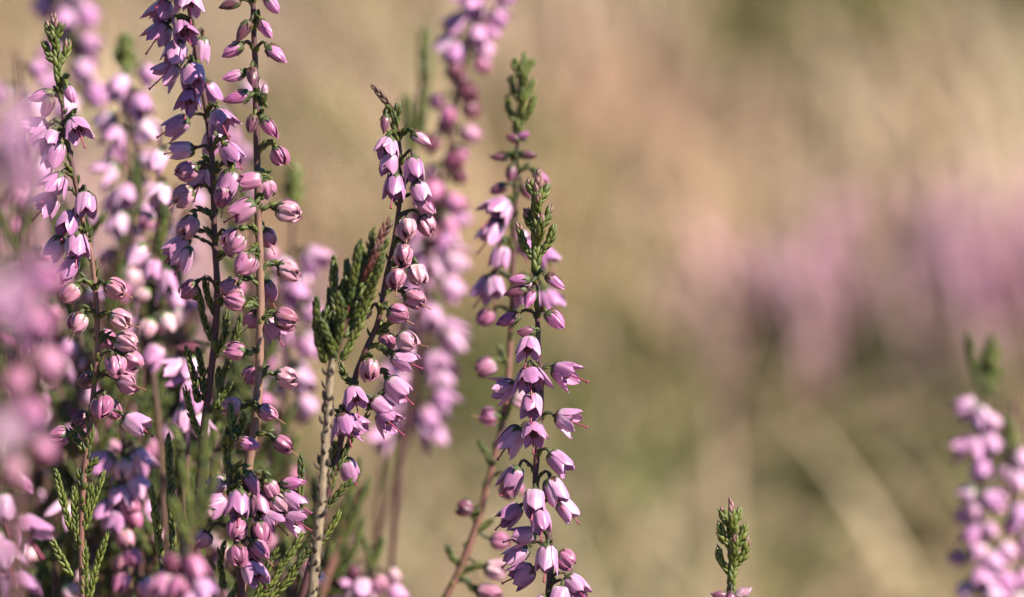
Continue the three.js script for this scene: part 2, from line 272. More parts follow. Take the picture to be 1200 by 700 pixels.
function heather(o) {
  const d0 = FOCUS + (o.depth ?? 0), w = o.pts.map(([x, y, dz]) => P(x, y, d0 + (dz ?? 0))), last = w[w.length - 1], prev = w[w.length - 2];
  const down = last.clone().sub(prev).normalize(), [rx, rz] = o.root ?? [rr(-0.03, 0.03), rr(-0.02, 0.02)];
  const base = V(last.x + down.x * 0.06 + rx, -0.012, last.z + down.z * 0.03 + rz);
  const tail = [last.clone().addScaledVector(down, 0.03), last.clone().lerp(base, 0.38).addScaledVector(down, 0.02), last.clone().lerp(base, 0.72), base];
  const root = thing(o.name ?? 'heather_spike', o.label, o.category ?? 'heather', o.group ?? 'flowering heather stems', V(base.x, 0, base.z));
  const loc = [...w, ...tail].map((p) => p.clone().sub(root.position));
  const curve = new THREE.CatmullRomCurve3(loc, false, 'centripetal');
  const inFrame = new THREE.CatmullRomCurve3(w.slice(), false, 'centripetal'), Lf = inFrame.getLength(), L = curve.getLength(), soft = o.soft ?? false;
  const [c0, c1] = [STEM[o.stem?.[0] ?? 'maroon'], STEM[o.stem?.[1] ?? 'brown']], r0 = (o.r0 ?? 0.22) * MM, r1 = (o.r1 ?? 0.42) * MM;
  const ph = rr(0, 50);
  const rad = (t, a) => { const k = t * L / Lf; return (k < 1 ? lerp(r0, r1, k) : lerp(r1, 2.4 * MM, Math.pow(Math.min(1, (k - 1) * Lf / (L - Lf)), 0.8))) * (0.9 + 0.2 * noise2(t * L / (1.2 * MM) + ph, a * 1.2)) * (o.gnarl ? 0.84 + 0.36 * fbm(t * L / (2.1 * MM), Math.cos(a) * 1.4 + ph) : 1); };
  const colour = (t, a) => { const k = t * L / Lf, n = (o.gnarl ? 0.35 : 0.65) + (o.gnarl ? 1.2 : 0.7) * fbm(t * L / ((o.gnarl ? 0.8 : 1.6) * MM) + ph, Math.cos(a) * (o.gnarl ? 2.4 : 1.5) + ph), m = sstep(o.stemAt?.[0] ?? 0.2, o.stemAt?.[1] ?? 0.6, k + (n - 1) * 0.12), q = sstep(1, 1.4, k); return [0, 1, 2].map((i) => lerp(lerp(c0[i], c1[i], m), STEM.greybrown[i], q) * n); };
  curve.arcLengthDivisions = 500;
  const fine = Lf / L;                                              // most rings where the stem is in view
  mesh('stem', tube(curve, rad, colour, soft ? 6 : o.gnarl ? 16 : 9, soft ? 60 : o.gnarl ? 360 : 190, true, (t) => (t < 0.8 ? t / 0.8 * fine : lerp(fine, 1, (t - 0.8) / 0.2))), M.vc, root);
  const samples = inFrame.getSpacedPoints(240);
  const small = [];                                                // tiny leaves pressed to the stem at the nodes
  const addScale = (p, T, outv, len) => { const dd = T.clone().multiplyScalar(0.9).addScaledVector(outv, 0.45), m = frame(dd, outv).scale(V(len, len, len * 0.8)).setPosition(p.clone().addScaledVector(outv, 0.2 * MM).sub(root.position)), c = pick(o.scaleSet ?? M.leaf).color; small.push(tint(pick(LEAVES).clone().applyMatrix4(m), c.r, c.g, c.b)); };
  for (const f of o.flowers ?? []) {
    const [px, py, kind0, ang, fz, size = 1, hue] = f, kind = kind0.replace('dark', '') || 'bud', darkf = kind0.startsWith('dark');
    const s = size * (o.size ?? 1) * rr(0.95, 1.05), kd = KINDS[kind], len = kd.y[4] * MM * s, dir = dirOf(ang + rr(-6, 6), clamp(fz + rr(-0.08, 0.08), -0.95, 0.95));
    // the stem beside the flower gives its distance
    let best = null, bd = 1e9; for (const p of samples) { const q = p.clone().sub(EYE), dd = q.dot(FWD), sy = 350 - q.dot(UPV) / (K * dd), e = Math.abs(sy - (py - 10)); if (e < bd) { bd = e; best = { dd, sx: 600 + q.dot(RIGHT) / (K * dd) }; } }
    const dx = (px - best.sx) * K * best.dd / MM, away = Math.sqrt(Math.max(0, 3.3 * 3.3 - dx * dx)) * 0.8 * (fz >= 0 ? 1 : -1) * MM * (o.size ?? 1);
    const centre = P(px, py, best.dd - away - 0.25 * fz * MM), at = centre.clone().addScaledVector(dir, -len * 0.52);
    let S = null; bd = 1e9; const aim = at.clone().addScaledVector(Y, -0.3 * MM); for (const p of samples) { const e = p.distanceToSquared(aim); if (e < bd) { bd = e; S = p; } }
    const rot = frame(dir, Math.abs(dir.y) > 0.95 ? RIGHT : Y).multiply(new THREE.Matrix4().makeRotationY(rr(0, 6.28))), mat = new THREE.Matrix4().copy(rot).scale(V(s * rr(0.88, 1.06), s, s * rr(0.88, 1.06))).setPosition(at.clone().sub(root.position));
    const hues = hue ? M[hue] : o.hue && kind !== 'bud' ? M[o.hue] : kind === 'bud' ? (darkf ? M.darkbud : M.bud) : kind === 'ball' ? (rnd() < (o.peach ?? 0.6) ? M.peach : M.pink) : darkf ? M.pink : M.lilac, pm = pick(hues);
    const place = (m) => { m.matrix.copy(mat); m.matrix.decompose(m.position, m.quaternion, m.scale); };
    // the stalk
    const reach = at.distanceTo(S), outv = at.clone().sub(S).normalize();
    const p1 = S.clone().addScaledVector(outv, reach * 0.3).addScaledVector(Y, reach * 0.22), p2 = at.clone().addScaledVector(dir, -Math.min(reach * 0.35, 1.2 * MM)).addScaledVector(Y, 0.15 * MM);
    const inv = mat.clone().invert(), toL = (p) => p.clone().sub(root.position).applyMatrix4(inv), leafy = o.leafy && rnd() < o.leafy;
    const cp = [S, p1, p2, at.clone().addScaledVector(dir, 0.1 * MM)], stalkCol = leafy ? [0.048, 0.056, 0.02] : pick([[0.04, 0.032, 0.016], [0.06, 0.028, 0.02], [0.034, 0.04, 0.015]]);
    let sg = tube(cp, () => 0.2 * MM, () => stalkCol, 5, 8);
    const add = [];
    if (!soft) { const cc = new THREE.CatmullRomCurve3(cp); const n = leafy ? 4 + Math.floor(reach / MM) * 2 : 2; for (let k = 0; k < n; k++) { const t = (k + 0.6) / n * 0.95, p = cc.getPointAt(t), T = cc.getTangentAt(t), ov = V(rr(-1, 1), rr(-1, 1), rr(-1, 1)).cross(T).normalize(), le = (leafy ? rr(0.9, 1.35) : rr(0.6, 0.9)) * MM, m = frame(T.clone().addScaledVector(ov, 0.5), ov).scale(V(le, le, le)).setPosition(p.clone().addScaledVector(ov, 0.12 * MM)), c = pick(M.leaf).color; add.push(tint(pick(LEAVES).clone().applyMatrix4(m), c.r, c.g, c.b)); } }
    if (add.length) sg = merge([plain(sg), ...add]);
    sg.applyMatrix4(new THREE.Matrix4().makeTranslation(-root.position.x, -root.position.y, -root.position.z)).applyMatrix4(inv);
    const nm = kind === 'bud' ? 'bud' : 'flower';
    if (soft) { const fl = mesh(nm, pick(SOFT[kind]), softOf(pm), root); place(fl); mesh('stalk', sg, M.vc, fl); }
    else {
      const F = pick(FLOWERS[kind]), fl = new THREE.Group(); fl.name = nm; place(fl); root.add(fl);
      for (const g of F.sep) mesh('sepal', g, pm, fl);
      if (F.cor) mesh('corolla', F.cor, pick(M.lilac), fl);
      if (F.stamens) mesh('stamens', F.stamens, M.anther, fl).userData.kind = 'stuff';
      if (F.style && rnd() < (kind === 'ball' ? 0.6 : 0.9)) mesh('style', F.style, kind === 'ball' ? M.oldStyle : M.style, fl);
      mesh('calyx', F.calyx, M.vc, fl);
      mesh('stalk', sg, M.vc, fl);
    }
    if (!soft) addScale(S.clone().addScaledVector(Y, -0.3 * MM), Y, outv.clone().setY(0).normalize(), rr(0.9, 1.4) * MM);
  }
  if (!soft && o.scales) for (let k = 0; k < o.scales; k++) { const p = pick(samples), a = rr(0, 6.28); addScale(p, Y, V(Math.cos(a), 0, Math.sin(a)), rr(0.8, 1.3) * MM); }
  if (small.length) mesh('stem_leaves', merge(small), M.vc, root).userData.kind = 'stuff';
  {                                                                // the bushy foot
    BRANCH ??= branchGeometry();
    const n = 14, im = new THREE.InstancedMesh(BRANCH, M.vc, n), q = new THREE.Quaternion(), tl = (k) => lerp(lerp(Lf / L, 1, 0.3), 0.97, k);
    for (let k = 0; k < n; k++) { const p = curve.getPointAt(tl((k + rnd()) / n)), a = rr(0, 6.28), l = rr(0.05, 0.095); q.setFromUnitVectors(Y, V(Math.cos(a) * 0.7, 1, Math.sin(a) * 0.7).normalize()); im.setMatrixAt(k, new THREE.Matrix4().compose(p, q, V(l * 0.8, Math.min(l, last.y - 0.03 - p.y), l * 0.8))); }
    im.name = 'lower_foliage'; im.userData.kind = 'stuff'; im.castShadow = im.receiveShadow = true; root.add(im);
  }
  const at = (a) => P(a[0], a[1], d0 + (a[2] ?? 0));
  for (const s of o.shoots ?? []) shoot(root, s.p.map(at), { set: M.leaf, ...s }, s.parts ?? !soft);
  for (const s of o.tips ?? []) tipShoot(root, at(s.b), at(s.t), s, s.parts ?? !soft);
  return root;
}
// flowers spread along a stem that is out of focus: from y0 to y1, buds at the top
function strew(pts, y0, y1, n, spread, kinds, size = 1) {
  const out = [], xAt = (y) => { for (let i = 0; i < pts.length - 1; i++) if (y <= pts[i + 1][1]) { const t = clamp((y - pts[i][1]) / (pts[i + 1][1] - pts[i][1]), 0, 1); return lerp(pts[i][0], pts[i + 1][0], t); } return pts[pts.length - 1][0]; };
  for (let k = 0; k < n; k++) {
    const t = (k + rr(0.2, 0.8)) / n, y = lerp(y0, y1, t), a = k * 2.4 + rr(-0.5, 0.5), dx = Math.cos(a) * spread, kind = kinds[Math.min(kinds.length - 1, Math.floor(t * kinds.length))];
    out.push([xAt(y) + dx, y, kind, 90 - 55 * Math.cos(a) + rr(-12, 12), clamp(Math.sin(a) * 0.5, -0.5, 0.6), size * rr(0.9, 1.1)]);
  }
  return out;
}

// ---------------------------------------------------------------- ground
function noiseTexture(size, f) {
  const d = new Uint8Array(size * size * 4);
  for (let y = 0; y < size; y++) for (let x = 0; x < size; x++) { const c = f(x / size, y / size), i = 4 * (y * size + x); d[i] = c[0] * 255; d[i + 1] = c[1] * 255; d[i + 2] = c[2] * 255; d[i + 3] = 255; }
  const t = new THREE.DataTexture(d, size, size); t.colorSpace = THREE.SRGBColorSpace; t.wrapS = t.wrapT = THREE.RepeatWrapping; t.magFilter = THREE.LinearFilter; t.minFilter = THREE.LinearMipmapLinearFilter; t.generateMipmaps = true; t.needsUpdate = true; return t;
}
const tile = (x, y, s) => { const a = fbm(x * s, y * s), b = fbm((x - 1) * s, y * s), c = fbm(x * s, (y - 1) * s), e = fbm((x - 1) * s, (y - 1) * s); return lerp(lerp(a, b, x), lerp(c, e, x), y); };
const litter = noiseTexture(512, (x, y) => { const n = tile(x, y, 12), m = tile(x, y, 60), k = clamp(0.35 * n + 0.65 * m, 0, 1); return [0.36 + 0.34 * k, 0.29 + 0.29 * k, 0.19 + 0.22 * k]; });
litter.repeat.set(400, 400);
const groundHeight = (x, z) => { const d = Math.hypot(x, z); return 0.05 * (fbm(x * 1.3 + 3, z * 1.3) - 0.5) * sstep(0.9, 1.6, d) + 0.5 * (fbm(x * 0.06, z * 0.06) - 0.5) * sstep(8, 30, d); };
{
  const g = new THREE.PlaneGeometry(400, 400, 200, 200).rotateX(-Math.PI / 2), p = g.attributes.position;
  for (let i = 0; i < p.count; i++) { let x = p.getX(i), z = p.getZ(i); const q = (v) => Math.sign(v) * 200 * Math.pow(Math.abs(v) / 200, 2.6); x = q(x); z = q(z); p.setXYZ(i, x, groundHeight(x, z), z); g.attributes.uv.setXY(i, x / 400, z / 400); }
  g.computeVertexNormals();
  const m = mesh('ground', g, std({ map: litter, roughness: 1 }), scene); m.userData = { kind: 'structure', label: 'brown heath ground covered in dry plant litter', category: 'ground' };
}

// ---------------------------------------------------------------- the flowering stems
heather({
  label: 'sharp lilac heather spike with green leafy tip, standing clear of the crowded clump', depth: 0, r0: 0.3, r1: 0.42, stem: ['maroon', 'maroon'], scales: 16,
  pts: [[629, 300], [628, 335], [630, 372], [631, 410], [634, 455], [633, 500], [629, 535], [628, 572], [634, 600], [644, 635], [645, 670], [642, 705]],
  tips: [{ b: [628, 322], t: [631, 206], pairs: 4, sideLen: 3.4, leaf: 1.45, wide: 1.25, from: 0.14 }],
  flowers: [[608, 328, 'bud', 182, 0.25, 0.85, 'bud'], [602, 343, 'darkbud', 165, 0.1, 0.95], [652, 331, 'bud', 38, 0.2, 0.95], [620, 352, 'bud', 110, 0.55, 0.9], [593, 376, 'bud', 155, 0.15, 1.05], [652, 377, 'bud', 48, 0.15, 1.05], [615, 389, 'darkbud', 175, 0.35, 0.8],
    [619, 409, 'open', 102, 0.5, 0.97], [664, 438, 'open', 28, 0.3, 1.0], [589, 457, 'open', 158, 0.1, 0.98], [622, 447, 'open', 82, 0.5, 1.03], [623, 477, 'bell', 98, 0.5, 0.98], [666, 493, 'open', 24, 0.2, 0.95], [626, 509, 'open', 86, 0.45, 0.9], [599, 517, 'bell', 128, 0.05, 1.05], [657, 543, 'bell', 48, 0.3, 1.0],
    [599, 562, 'bell', 118, -0.1, 1.0], [651, 577, 'bell', 62, 0.15, 0.98], [626, 590, 'bell', 92, 0.5, 0.98], [665, 598, 'bell', 55, 0.05, 0.92], [596, 605, 'bell', 140, 0.3, 0.98], [634, 613, 'bell', 80, 0.3, 0.95], [611, 629, 'bell', 172, 0.05, 0.9], [605, 651, 'bell', 150, 0.2, 0.95], [665, 657, 'ball', 40, 0.1, 0.9, 'pink'], [640, 657, 'bell', 96, 0.4, 1.0], [610, 675, 'bell', 152, 0.2, 0.98], [676, 690, 'bell', 52, 0.4, 1.0], [655, 705, 'bell', 100, 0.4, 1], [630, 714, 'bell', 130, 0.3, 1]],
});
heather({
  label: 'slightly blurred heather spike with tall green tip just behind the sharp lilac spike', depth: 0.034, r0: 0.28, r1: 0.48, stem: ['maroon', 'rose'], stemAt: [0.2, 0.5], size: 1.02, scales: 70,
  shoots: [{ p: [[578, 545], [570, 532], [563, 522]], parts: false }, { p: [[591, 488], [597, 478], [601, 466]], parts: false }, { p: [[560, 612], [552, 600], [546, 590]], parts: false }, { p: [[555, 625], [566, 618], [574, 612]], parts: false }, { p: [[540, 664], [532, 655], [526, 644]], parts: false }, { p: [[535, 675], [548, 668], [560, 664]], parts: false }, { p: [[596, 430], [590, 420], [586, 408]], parts: false }],
  pts: [[608, 140], [606, 190], [604, 240], [601, 300], [600, 360], [597, 420], [590, 490], [581, 530], [571, 570], [557, 620], [540, 665], [520, 705]],
  tips: [{ b: [607, 158], t: [614, 68], pairs: 4, sideLen: 3.2, leaf: 1.5, wide: 1.15, from: 0.12, parts: false, tip: null }],
  flowers: [[615, 158, 'bud', -20, 0.3, 0.6], [600, 162, 'darkbud', 190, 0.2, 0.7], [583, 184, 'darkbud', 178, 0.1, 0.85], [621, 182, 'darkbud', 0, 0.1, 0.75], [598, 204, 'darkbud', 110, 0.4, 0.75], [636, 209, 'bud', 32, 0.2, 0.9], [582, 222, 'darkbud', 165, 0.2, 0.85], [616, 226, 'darkbud', 60, -0.2, 0.8],
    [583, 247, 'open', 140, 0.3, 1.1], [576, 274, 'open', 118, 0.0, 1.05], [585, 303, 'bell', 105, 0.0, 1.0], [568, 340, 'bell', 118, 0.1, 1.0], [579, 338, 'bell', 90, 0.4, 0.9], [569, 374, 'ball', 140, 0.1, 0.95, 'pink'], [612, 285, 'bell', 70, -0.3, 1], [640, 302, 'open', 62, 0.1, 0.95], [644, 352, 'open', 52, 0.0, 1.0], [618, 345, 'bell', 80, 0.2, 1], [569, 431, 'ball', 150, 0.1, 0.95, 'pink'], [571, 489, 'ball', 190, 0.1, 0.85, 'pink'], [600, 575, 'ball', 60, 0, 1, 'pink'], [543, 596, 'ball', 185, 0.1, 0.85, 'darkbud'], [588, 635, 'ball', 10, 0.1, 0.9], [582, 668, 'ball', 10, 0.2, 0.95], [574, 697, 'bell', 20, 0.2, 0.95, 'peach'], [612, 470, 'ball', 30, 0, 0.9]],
  leafy: 0.6,
});
heather({
  label: 'heather spike with a withered brown tip leaning behind a bare barked twig', depth: 0.004, r0: 0.24, r1: 0.5, stem: ['maroon', 'maroon'], scales: 14, leafy: 0.35, peach: 0.75,
  pts: [[465, 152], [469, 182], [469, 215], [467, 247], [462, 280], [452, 327], [442, 380], [430, 407], [417, 440], [405, 490], [396, 530], [384, 580], [370, 640], [352, 705]],
  shoots: [{ p: [[466, 156], [461, 132], [450, 116], [440, 105]], set: M.brown, leaf: 1.15, spacing: 0.55, open: 0.4, name: 'withered_tip' },
    { p: [[462, 152], [464, 140], [466, 128]], set: M.leaf, leaf: 1.2, open: 0.5 },
    { p: [[386, 575], [392, 555], [402, 535], [411, 515], [428, 490]], set: M.leaf }, { p: [[376, 602], [390, 585], [409, 566]], set: M.leaf }, { p: [[360, 650], [372, 625], [378, 606]], set: M.leaf }, { p: [[388, 560], [388, 540], [392, 522]], set: M.leaf },
    { p: [[428, 480], [438, 472], [447, 462]], set: M.leaf }, { p: [[440, 390], [450, 384], [458, 376]], set: M.leaf }, { p: [[372, 640], [386, 622], [396, 604]], set: M.fresh }, { p: [[420, 450], [408, 445], [400, 430]], set: M.leaf }],
  flowers: [[450, 147, 'darkbud', 105, 0.2, 0.75, 'darkbud'], [495, 164, 'bud', 35, 0.15, 1.0, 'peach'], [454, 174, 'open', 98, 0.4, 0.86], [456, 193, 'bell', 98, 0.1, 0.8], [485, 200, 'bell', 80, 0.3, 0.98], [462, 221, 'bell', 102, 0.4, 0.98], [493, 228, 'bell', 70, 0.3, 0.92], [500, 243, 'bud', 40, 0.3, 1.1, 'pink'],
    [477, 270, 'ball', 85, 0.4, 0.95], [501, 265, 'ball', 50, 0.1, 0.92], [474, 301, 'ball', 90, 0.4, 0.98], [465, 328, 'ball', 105, 0.4, 0.92], [489, 324, 'ball', 70, 0.4, 0.98], [487, 352, 'ball', 28, 0.3, 0.95], [467, 370, 'ball', 35, 0.2, 0.92, 'pink'], [479, 400, 'ball', 20, 0.2, 1.0], [455, 402, 'ball', 60, -0.2, 0.9, 'pink'], [421, 366, 'ball', 150, -0.3, 0.9, 'pink'],
    [434, 435, 'ball', 88, 0.5, 0.95], [474, 423, 'bell', 28, 0.1, 0.92], [467, 457, 'bell', 42, 0.25, 1.0], [416, 467, 'open', 78, 0.4, 0.88], [405, 500, 'open', 75, 0.2, 0.98], [448, 477, 'bell', 30, 0.0, 0.9], [455, 494, 'open', 38, 0.3, 0.92], [418, 498, 'bell', 30, 0.2, 0.9], [409, 552, 'bell', 70, -0.3, 0.9]],
});
heather({
  label: 'curved heather spike with a short green tip and green shoots fanned at its foot', depth: 0.003, r0: 0.26, r1: 0.4, stem: ['maroon', 'rose'], stemAt: [0.12, 0.4], scales: 60, leafy: 0.35,
  pts: [[70, 95], [73, 125], [76, 150], [83, 188], [90, 225], [97, 260], [106, 295], [111, 335], [114, 387], [114, 417], [110, 450], [106, 492], [101, 530], [97, 575], [95, 630], [97, 705]],
  tips: [{ b: [70, 103], t: [63, 24], pairs: 2, sideLen: 2.6, leaf: 1.35, wide: 1.2, from: 0.35 }],
  shoots: [{ p: [[83, 622], [74, 590], [66, 556]], set: M.fresh }, { p: [[91, 645], [88, 610], [86, 576]], set: M.fresh }, { p: [[97, 622], [108, 592], [120, 557]], set: M.fresh }, { p: [[84, 676], [72, 655], [60, 632]], set: M.fresh }, { p: [[99, 702], [99, 675], [99, 646]], set: M.fresh }, { p: [[104, 702], [113, 662], [125, 627]], set: M.fresh }, { p: [[95, 575], [94, 565], [93, 556]], set: M.leaf }, { p: [[98, 560], [104, 550], [110, 541]], set: M.leaf }, { p: [[100, 532], [92, 520], [84, 508]], set: M.leaf }, { p: [[102, 530], [106, 510], [104, 495]], set: M.leaf }, { p: [[97, 605], [103, 590], [106, 572]], set: M.fresh }],
  flowers: [[45, 112, 'bud', 168, 0.2, 0.95], [82, 111, 'bud', 62, 0.3, 0.9], [54, 128, 'darkbud', 112, 0.1, 0.9], [91, 152, 'open', 62, 0.4, 0.95], [40, 151, 'open', 158, 0.1, 0.95], [57, 167, 'open', 112, 0.4, 0.92], [63, 182, 'bell', 110, 0, 1.0], [63, 217, 'open', 128, 0.2, 0.98], [54, 241, 'open', 132, 0.0, 0.95], [100, 241, 'bell', 80, 0.4, 0.98], [79, 263, 'bell', 108, 0.4, 0.95], [64, 291, 'bell', 130, -0.15, 0.9], [90, 290, 'bell', 92, 0.4, 0.96], [80, 316, 'bell', 120, 0.3, 0.95], [82, 346, 'ball', 120, 0.2, 0.98], [136, 339, 'ball', 22, 0.2, 0.95],
    [90, 380, 'ball', 120, 0.3, 0.98], [142, 375, 'ball', 22, 0.3, 0.98], [126, 399, 'ball', 40, -0.2, 0.9, 'pink'], [150, 402, 'ball', 15, 0.3, 1.0], [136, 431, 'ball', 70, 0.5, 0.98], [156, 425, 'ball', 30, 0, 0.9, 'pink'], [151, 450, 'ball', 20, 0.2, 0.95], [121, 479, 'ball', 90, 0.55, 1.0], [160, 497, 'bell', 28, 0.1, 0.98], [99, 447, 'ball', 160, -0.2, 0.85, 'darkbud'], [92, 492, 'ball', 170, -0.1, 0.85, 'darkbud'], [68, 512, 'ball', 165, 0, 0.85, 'pink'], [132, 482, 'ball', 60, -0.4, 0.9, 'pink']],
});
heather({
  label: 'dense heather spike with dark stem and crowded flowers over dark green shoots', depth: 0.006, r0: 0.3, r1: 0.5, stem: ['maroon', 'maroon'], scales: 30, leafy: 0.5,
  pts: [[212, -40], [222, 10], [230, 62], [239, 115], [245, 155], [249, 200], [251, 270], [254, 332], [254, 360], [252, 390], [246, 447], [240, 490], [236, 540], [232, 600], [230, 705]],
  shoots: [{ p: [[233, 472], [226, 440], [219, 412]], set: M.leaf }, { p: [[257, 482], [258, 460], [256, 436]], set: M.leaf }, { p: [[256, 455], [270, 415], [281, 374]], set: M.leaf }, { p: [[250, 420], [262, 395], [266, 370]], set: M.leaf }, { p: [[240, 470], [237, 440], [232, 412]], set: M.leaf }, { p: [[248, 400], [238, 372], [234, 345]], set: M.leaf }, { p: [[252, 370], [244, 350], [240, 330]], set: M.leaf }, { p: [[255, 360], [264, 345], [268, 330]], set: M.leaf }, { p: [[243, 485], [256, 470], [268, 452]], set: M.leaf }, { p: [[236, 515], [226, 490], [217, 458]], set: M.fresh }, { p: [[236, 350], [226, 345], [218, 338]], set: M.leaf }, { p: [[250, 305], [256, 300], [264, 296]], set: M.leaf }],
  flowers: [[189, 16, 'open', 112, 0.2, 0.95], [222, 4, 'open', 85, 0.2, 1.0], [186, 41, 'open', 128, 0.0, 1.0], [216, 38, 'open', 65, 0.6, 0.95], [204, 64, 'bell', 110, 0.3, 0.98], [195, 86, 'open', 140, 0.0, 1.0], [236, 60, 'bell', 88, -0.1, 0.95], [226, 92, 'bell', 80, 0.5, 1.05], [221, 119, 'open', 100, 0.5, 0.92], [205, 148, 'bell', 150, 0.0, 1.05], [259, 143, 'open', 62, 0.4, 0.9], [247, 110, 'bell', 70, -0.3, 0.9], [252, 168, 'open', 100, -0.4, 1.1], [212, 177, 'bell', 165, 0.0, 0.9], [217, 200, 'ball', 165, 0.3, 0.98], [214, 231, 'ball', 150, 0.3, 0.95], [235, 208, 'open', 110, -0.4, 1.1], [267, 216, 'bell', 105, 0.2, 0.98], [272, 182, 'bell', 60, 0.2, 0.95], [262, 232, 'ball', 100, 0.0, 0.95, 'pink'], [220, 267, 'ball', 122, 0.3, 1.0], [207, 290, 'bell', 142, 0.2, 0.95], [214, 303, 'bell', 110, -0.2, 0.95], [271, 290, 'ball', 60, 0, 0.9, 'pink'], [220, 340, 'ball', 150, 0, 0.9], [274, 345, 'ball', 30, 0.2, 0.9], [225, -22, 'open', 70, 0.3, 1], [196, -12, 'open', 120, 0.3, 1]],
});
heather({
  label: 'straight heather stem, pale below, with drooping magenta buds above and spaced round flowers', depth: -0.001, r0: 0.32, r1: 0.62, stem: ['maroon', 'tan'], stemAt: [0.28, 0.5], scales: 12, leafy: 0.75, peach: 0.5,
  pts: [[296, -30], [297, 30], [299, 80], [300, 130], [301, 182], [302, 245], [304, 300], [305, 352], [304, 415], [302, 460], [299, 500], [292, 540], [287, 580], [284, 640], [282, 705]],
  flowers: [[267, 6, 'darkbud', 162, 0.1, 0.95], [320, 7, 'bud', 50, 0.2, 0.9], [284, 38, 'darkbud', 118, 0.1, 0.95], [312, 36, 'bud', 55, 0.3, 0.98], [270, 60, 'darkbud', 155, 0.1, 1.0, 'bud'], [326, 65, 'bud', 45, 0.1, 1.05], [272, 90, 'bud', 160, 0.3, 0.95], [296, 92, 'darkbud', 92, 0.5, 0.85], [276, 115, 'darkbud', 166, 0.2, 1.0, 'bud'], [310, 104, 'darkbud', 280, 0.0, 0.6, 'peach'], [294, 147, 'darkbud', 105, 0.3, 0.85], [317, 151, 'bud', 50, 0.2, 0.95],
    [329, 184, 'ball', 50, 0.1, 0.85, 'pink'], [292, 212, 'bell', 165, 0.1, 0.85, 'pink'], [312, 222, 'ball', 80, -0.3, 0.9, 'pink'], [339, 249, 'ball', 15, 0.15, 1.0, 'peach'], [284, 247, 'bell', 150, 0.0, 0.95, 'pink'], [313, 280, 'ball', 60, -0.4, 0.9, 'pink'], [272, 284, 'ball', 135, 0.1, 1.0, 'pink'], [287, 311, 'ball', 120, 0.0, 1.0, 'pink'], [340, 317, 'ball', 15, 0.2, 0.98, 'peach'], [268, 340, 'ball', 140, 0.2, 0.9], [314, 342, 'ball', 70, -0.2, 0.9, 'pink'], [274, 352, 'ball', 200, 0.1, 0.92, 'pink'], [337, 374, 'ball', 12, 0.25, 0.98, 'peach'], [296, 376, 'ball', 120, -0.3, 0.9, 'pink'], [320, 386, 'bell', 60, -0.1, 0.9], [274, 410, 'ball', 190, 0.1, 0.9, 'pink'], [337, 442, 'ball', 12, 0.2, 0.92, 'peach'], [295, 440, 'ball', 150, -0.3, 0.85, 'pink'], [270, 476, 'ball', 180, 0.2, 0.85, 'peach'], [315, 485, 'ball', 25, 0.0, 0.9, 'pink'], [333, 522, 'ball', 30, 0.0, 0.9, 'pink']],
});
heather({
  label: 'short heather sprig packed with round pink flowers low beside the barked twig', depth: -0.004, r0: 0.25, r1: 0.5, stem: ['green', 'maroon'], scales: 24, leafy: 0.5, peach: 0.45,
  pts: [[271, 488], [268, 520], [268, 560], [272, 600], [278, 640], [284, 705]],
  shoots: [{ p: [[268, 530], [272, 505], [270, 478]], set: M.leaf, leaf: 1.4 }, { p: [[276, 515], [281, 503], [285, 490]], set: M.leaf }, { p: [[270, 560], [264, 530], [266, 505]], set: M.leaf }, { p: [[300, 705], [318, 685], [334, 656]], set: M.fresh }, { p: [[305, 712], [326, 692], [344, 674]], set: M.fresh }, { p: [[330, 690], [350, 660], [368, 640]], set: M.leaf }, { p: [[345, 610], [352, 575], [353, 537]], set: M.leaf }, { p: [[310, 690], [312, 670], [322, 648]], set: M.leaf }, { p: [[322, 670], [340, 650], [352, 628]], set: M.fresh }, { p: [[262, 690], [258, 660], [262, 640]], set: M.leaf }, { p: [[268, 705], [276, 690], [285, 676]], set: M.leaf }, { p: [[290, 715], [300, 700], [306, 684]], set: M.fresh }],
  flowers: [[293, 521, 'bud', 20, 0.1, 0.95], [279, 593, 'bell', 90, 0.4, 1.08], [296, 569, 'bud', 68, 0.2, 1.15, 'pink'], [304, 594, 'bell', 70, 0.3, 0.9, 'pink'], [253, 592, 'open', 150, 0.1, 0.95], [278, 622, 'ball', 90, 0.5, 0.95], [307, 627, 'ball', 80, 0.3, 1.0], [320, 610, 'open', 40, 0.1, 0.85], [304, 647, 'ball', 42, 0.0, 1.0, 'pink'], [279, 654, 'ball', 82, 0.4, 0.98], [299, 674, 'bell', 62, 0.4, 1.0], [236, 634, 'ball', 130, 0.1, 0.92], [255, 570, 'bell', 150, -0.2, 0.9], [345, 566, 'bud', -8, 0.1, 1.05], [345, 587, 'bell', 28, 0.1, 0.9], [329, 593, 'ball', 60, 0.2, 0.95, 'peach'], [347, 611, 'open', 25, 0.2, 0.92], [318, 575, 'ball', 60, -0.3, 0.9, 'pink']],
});
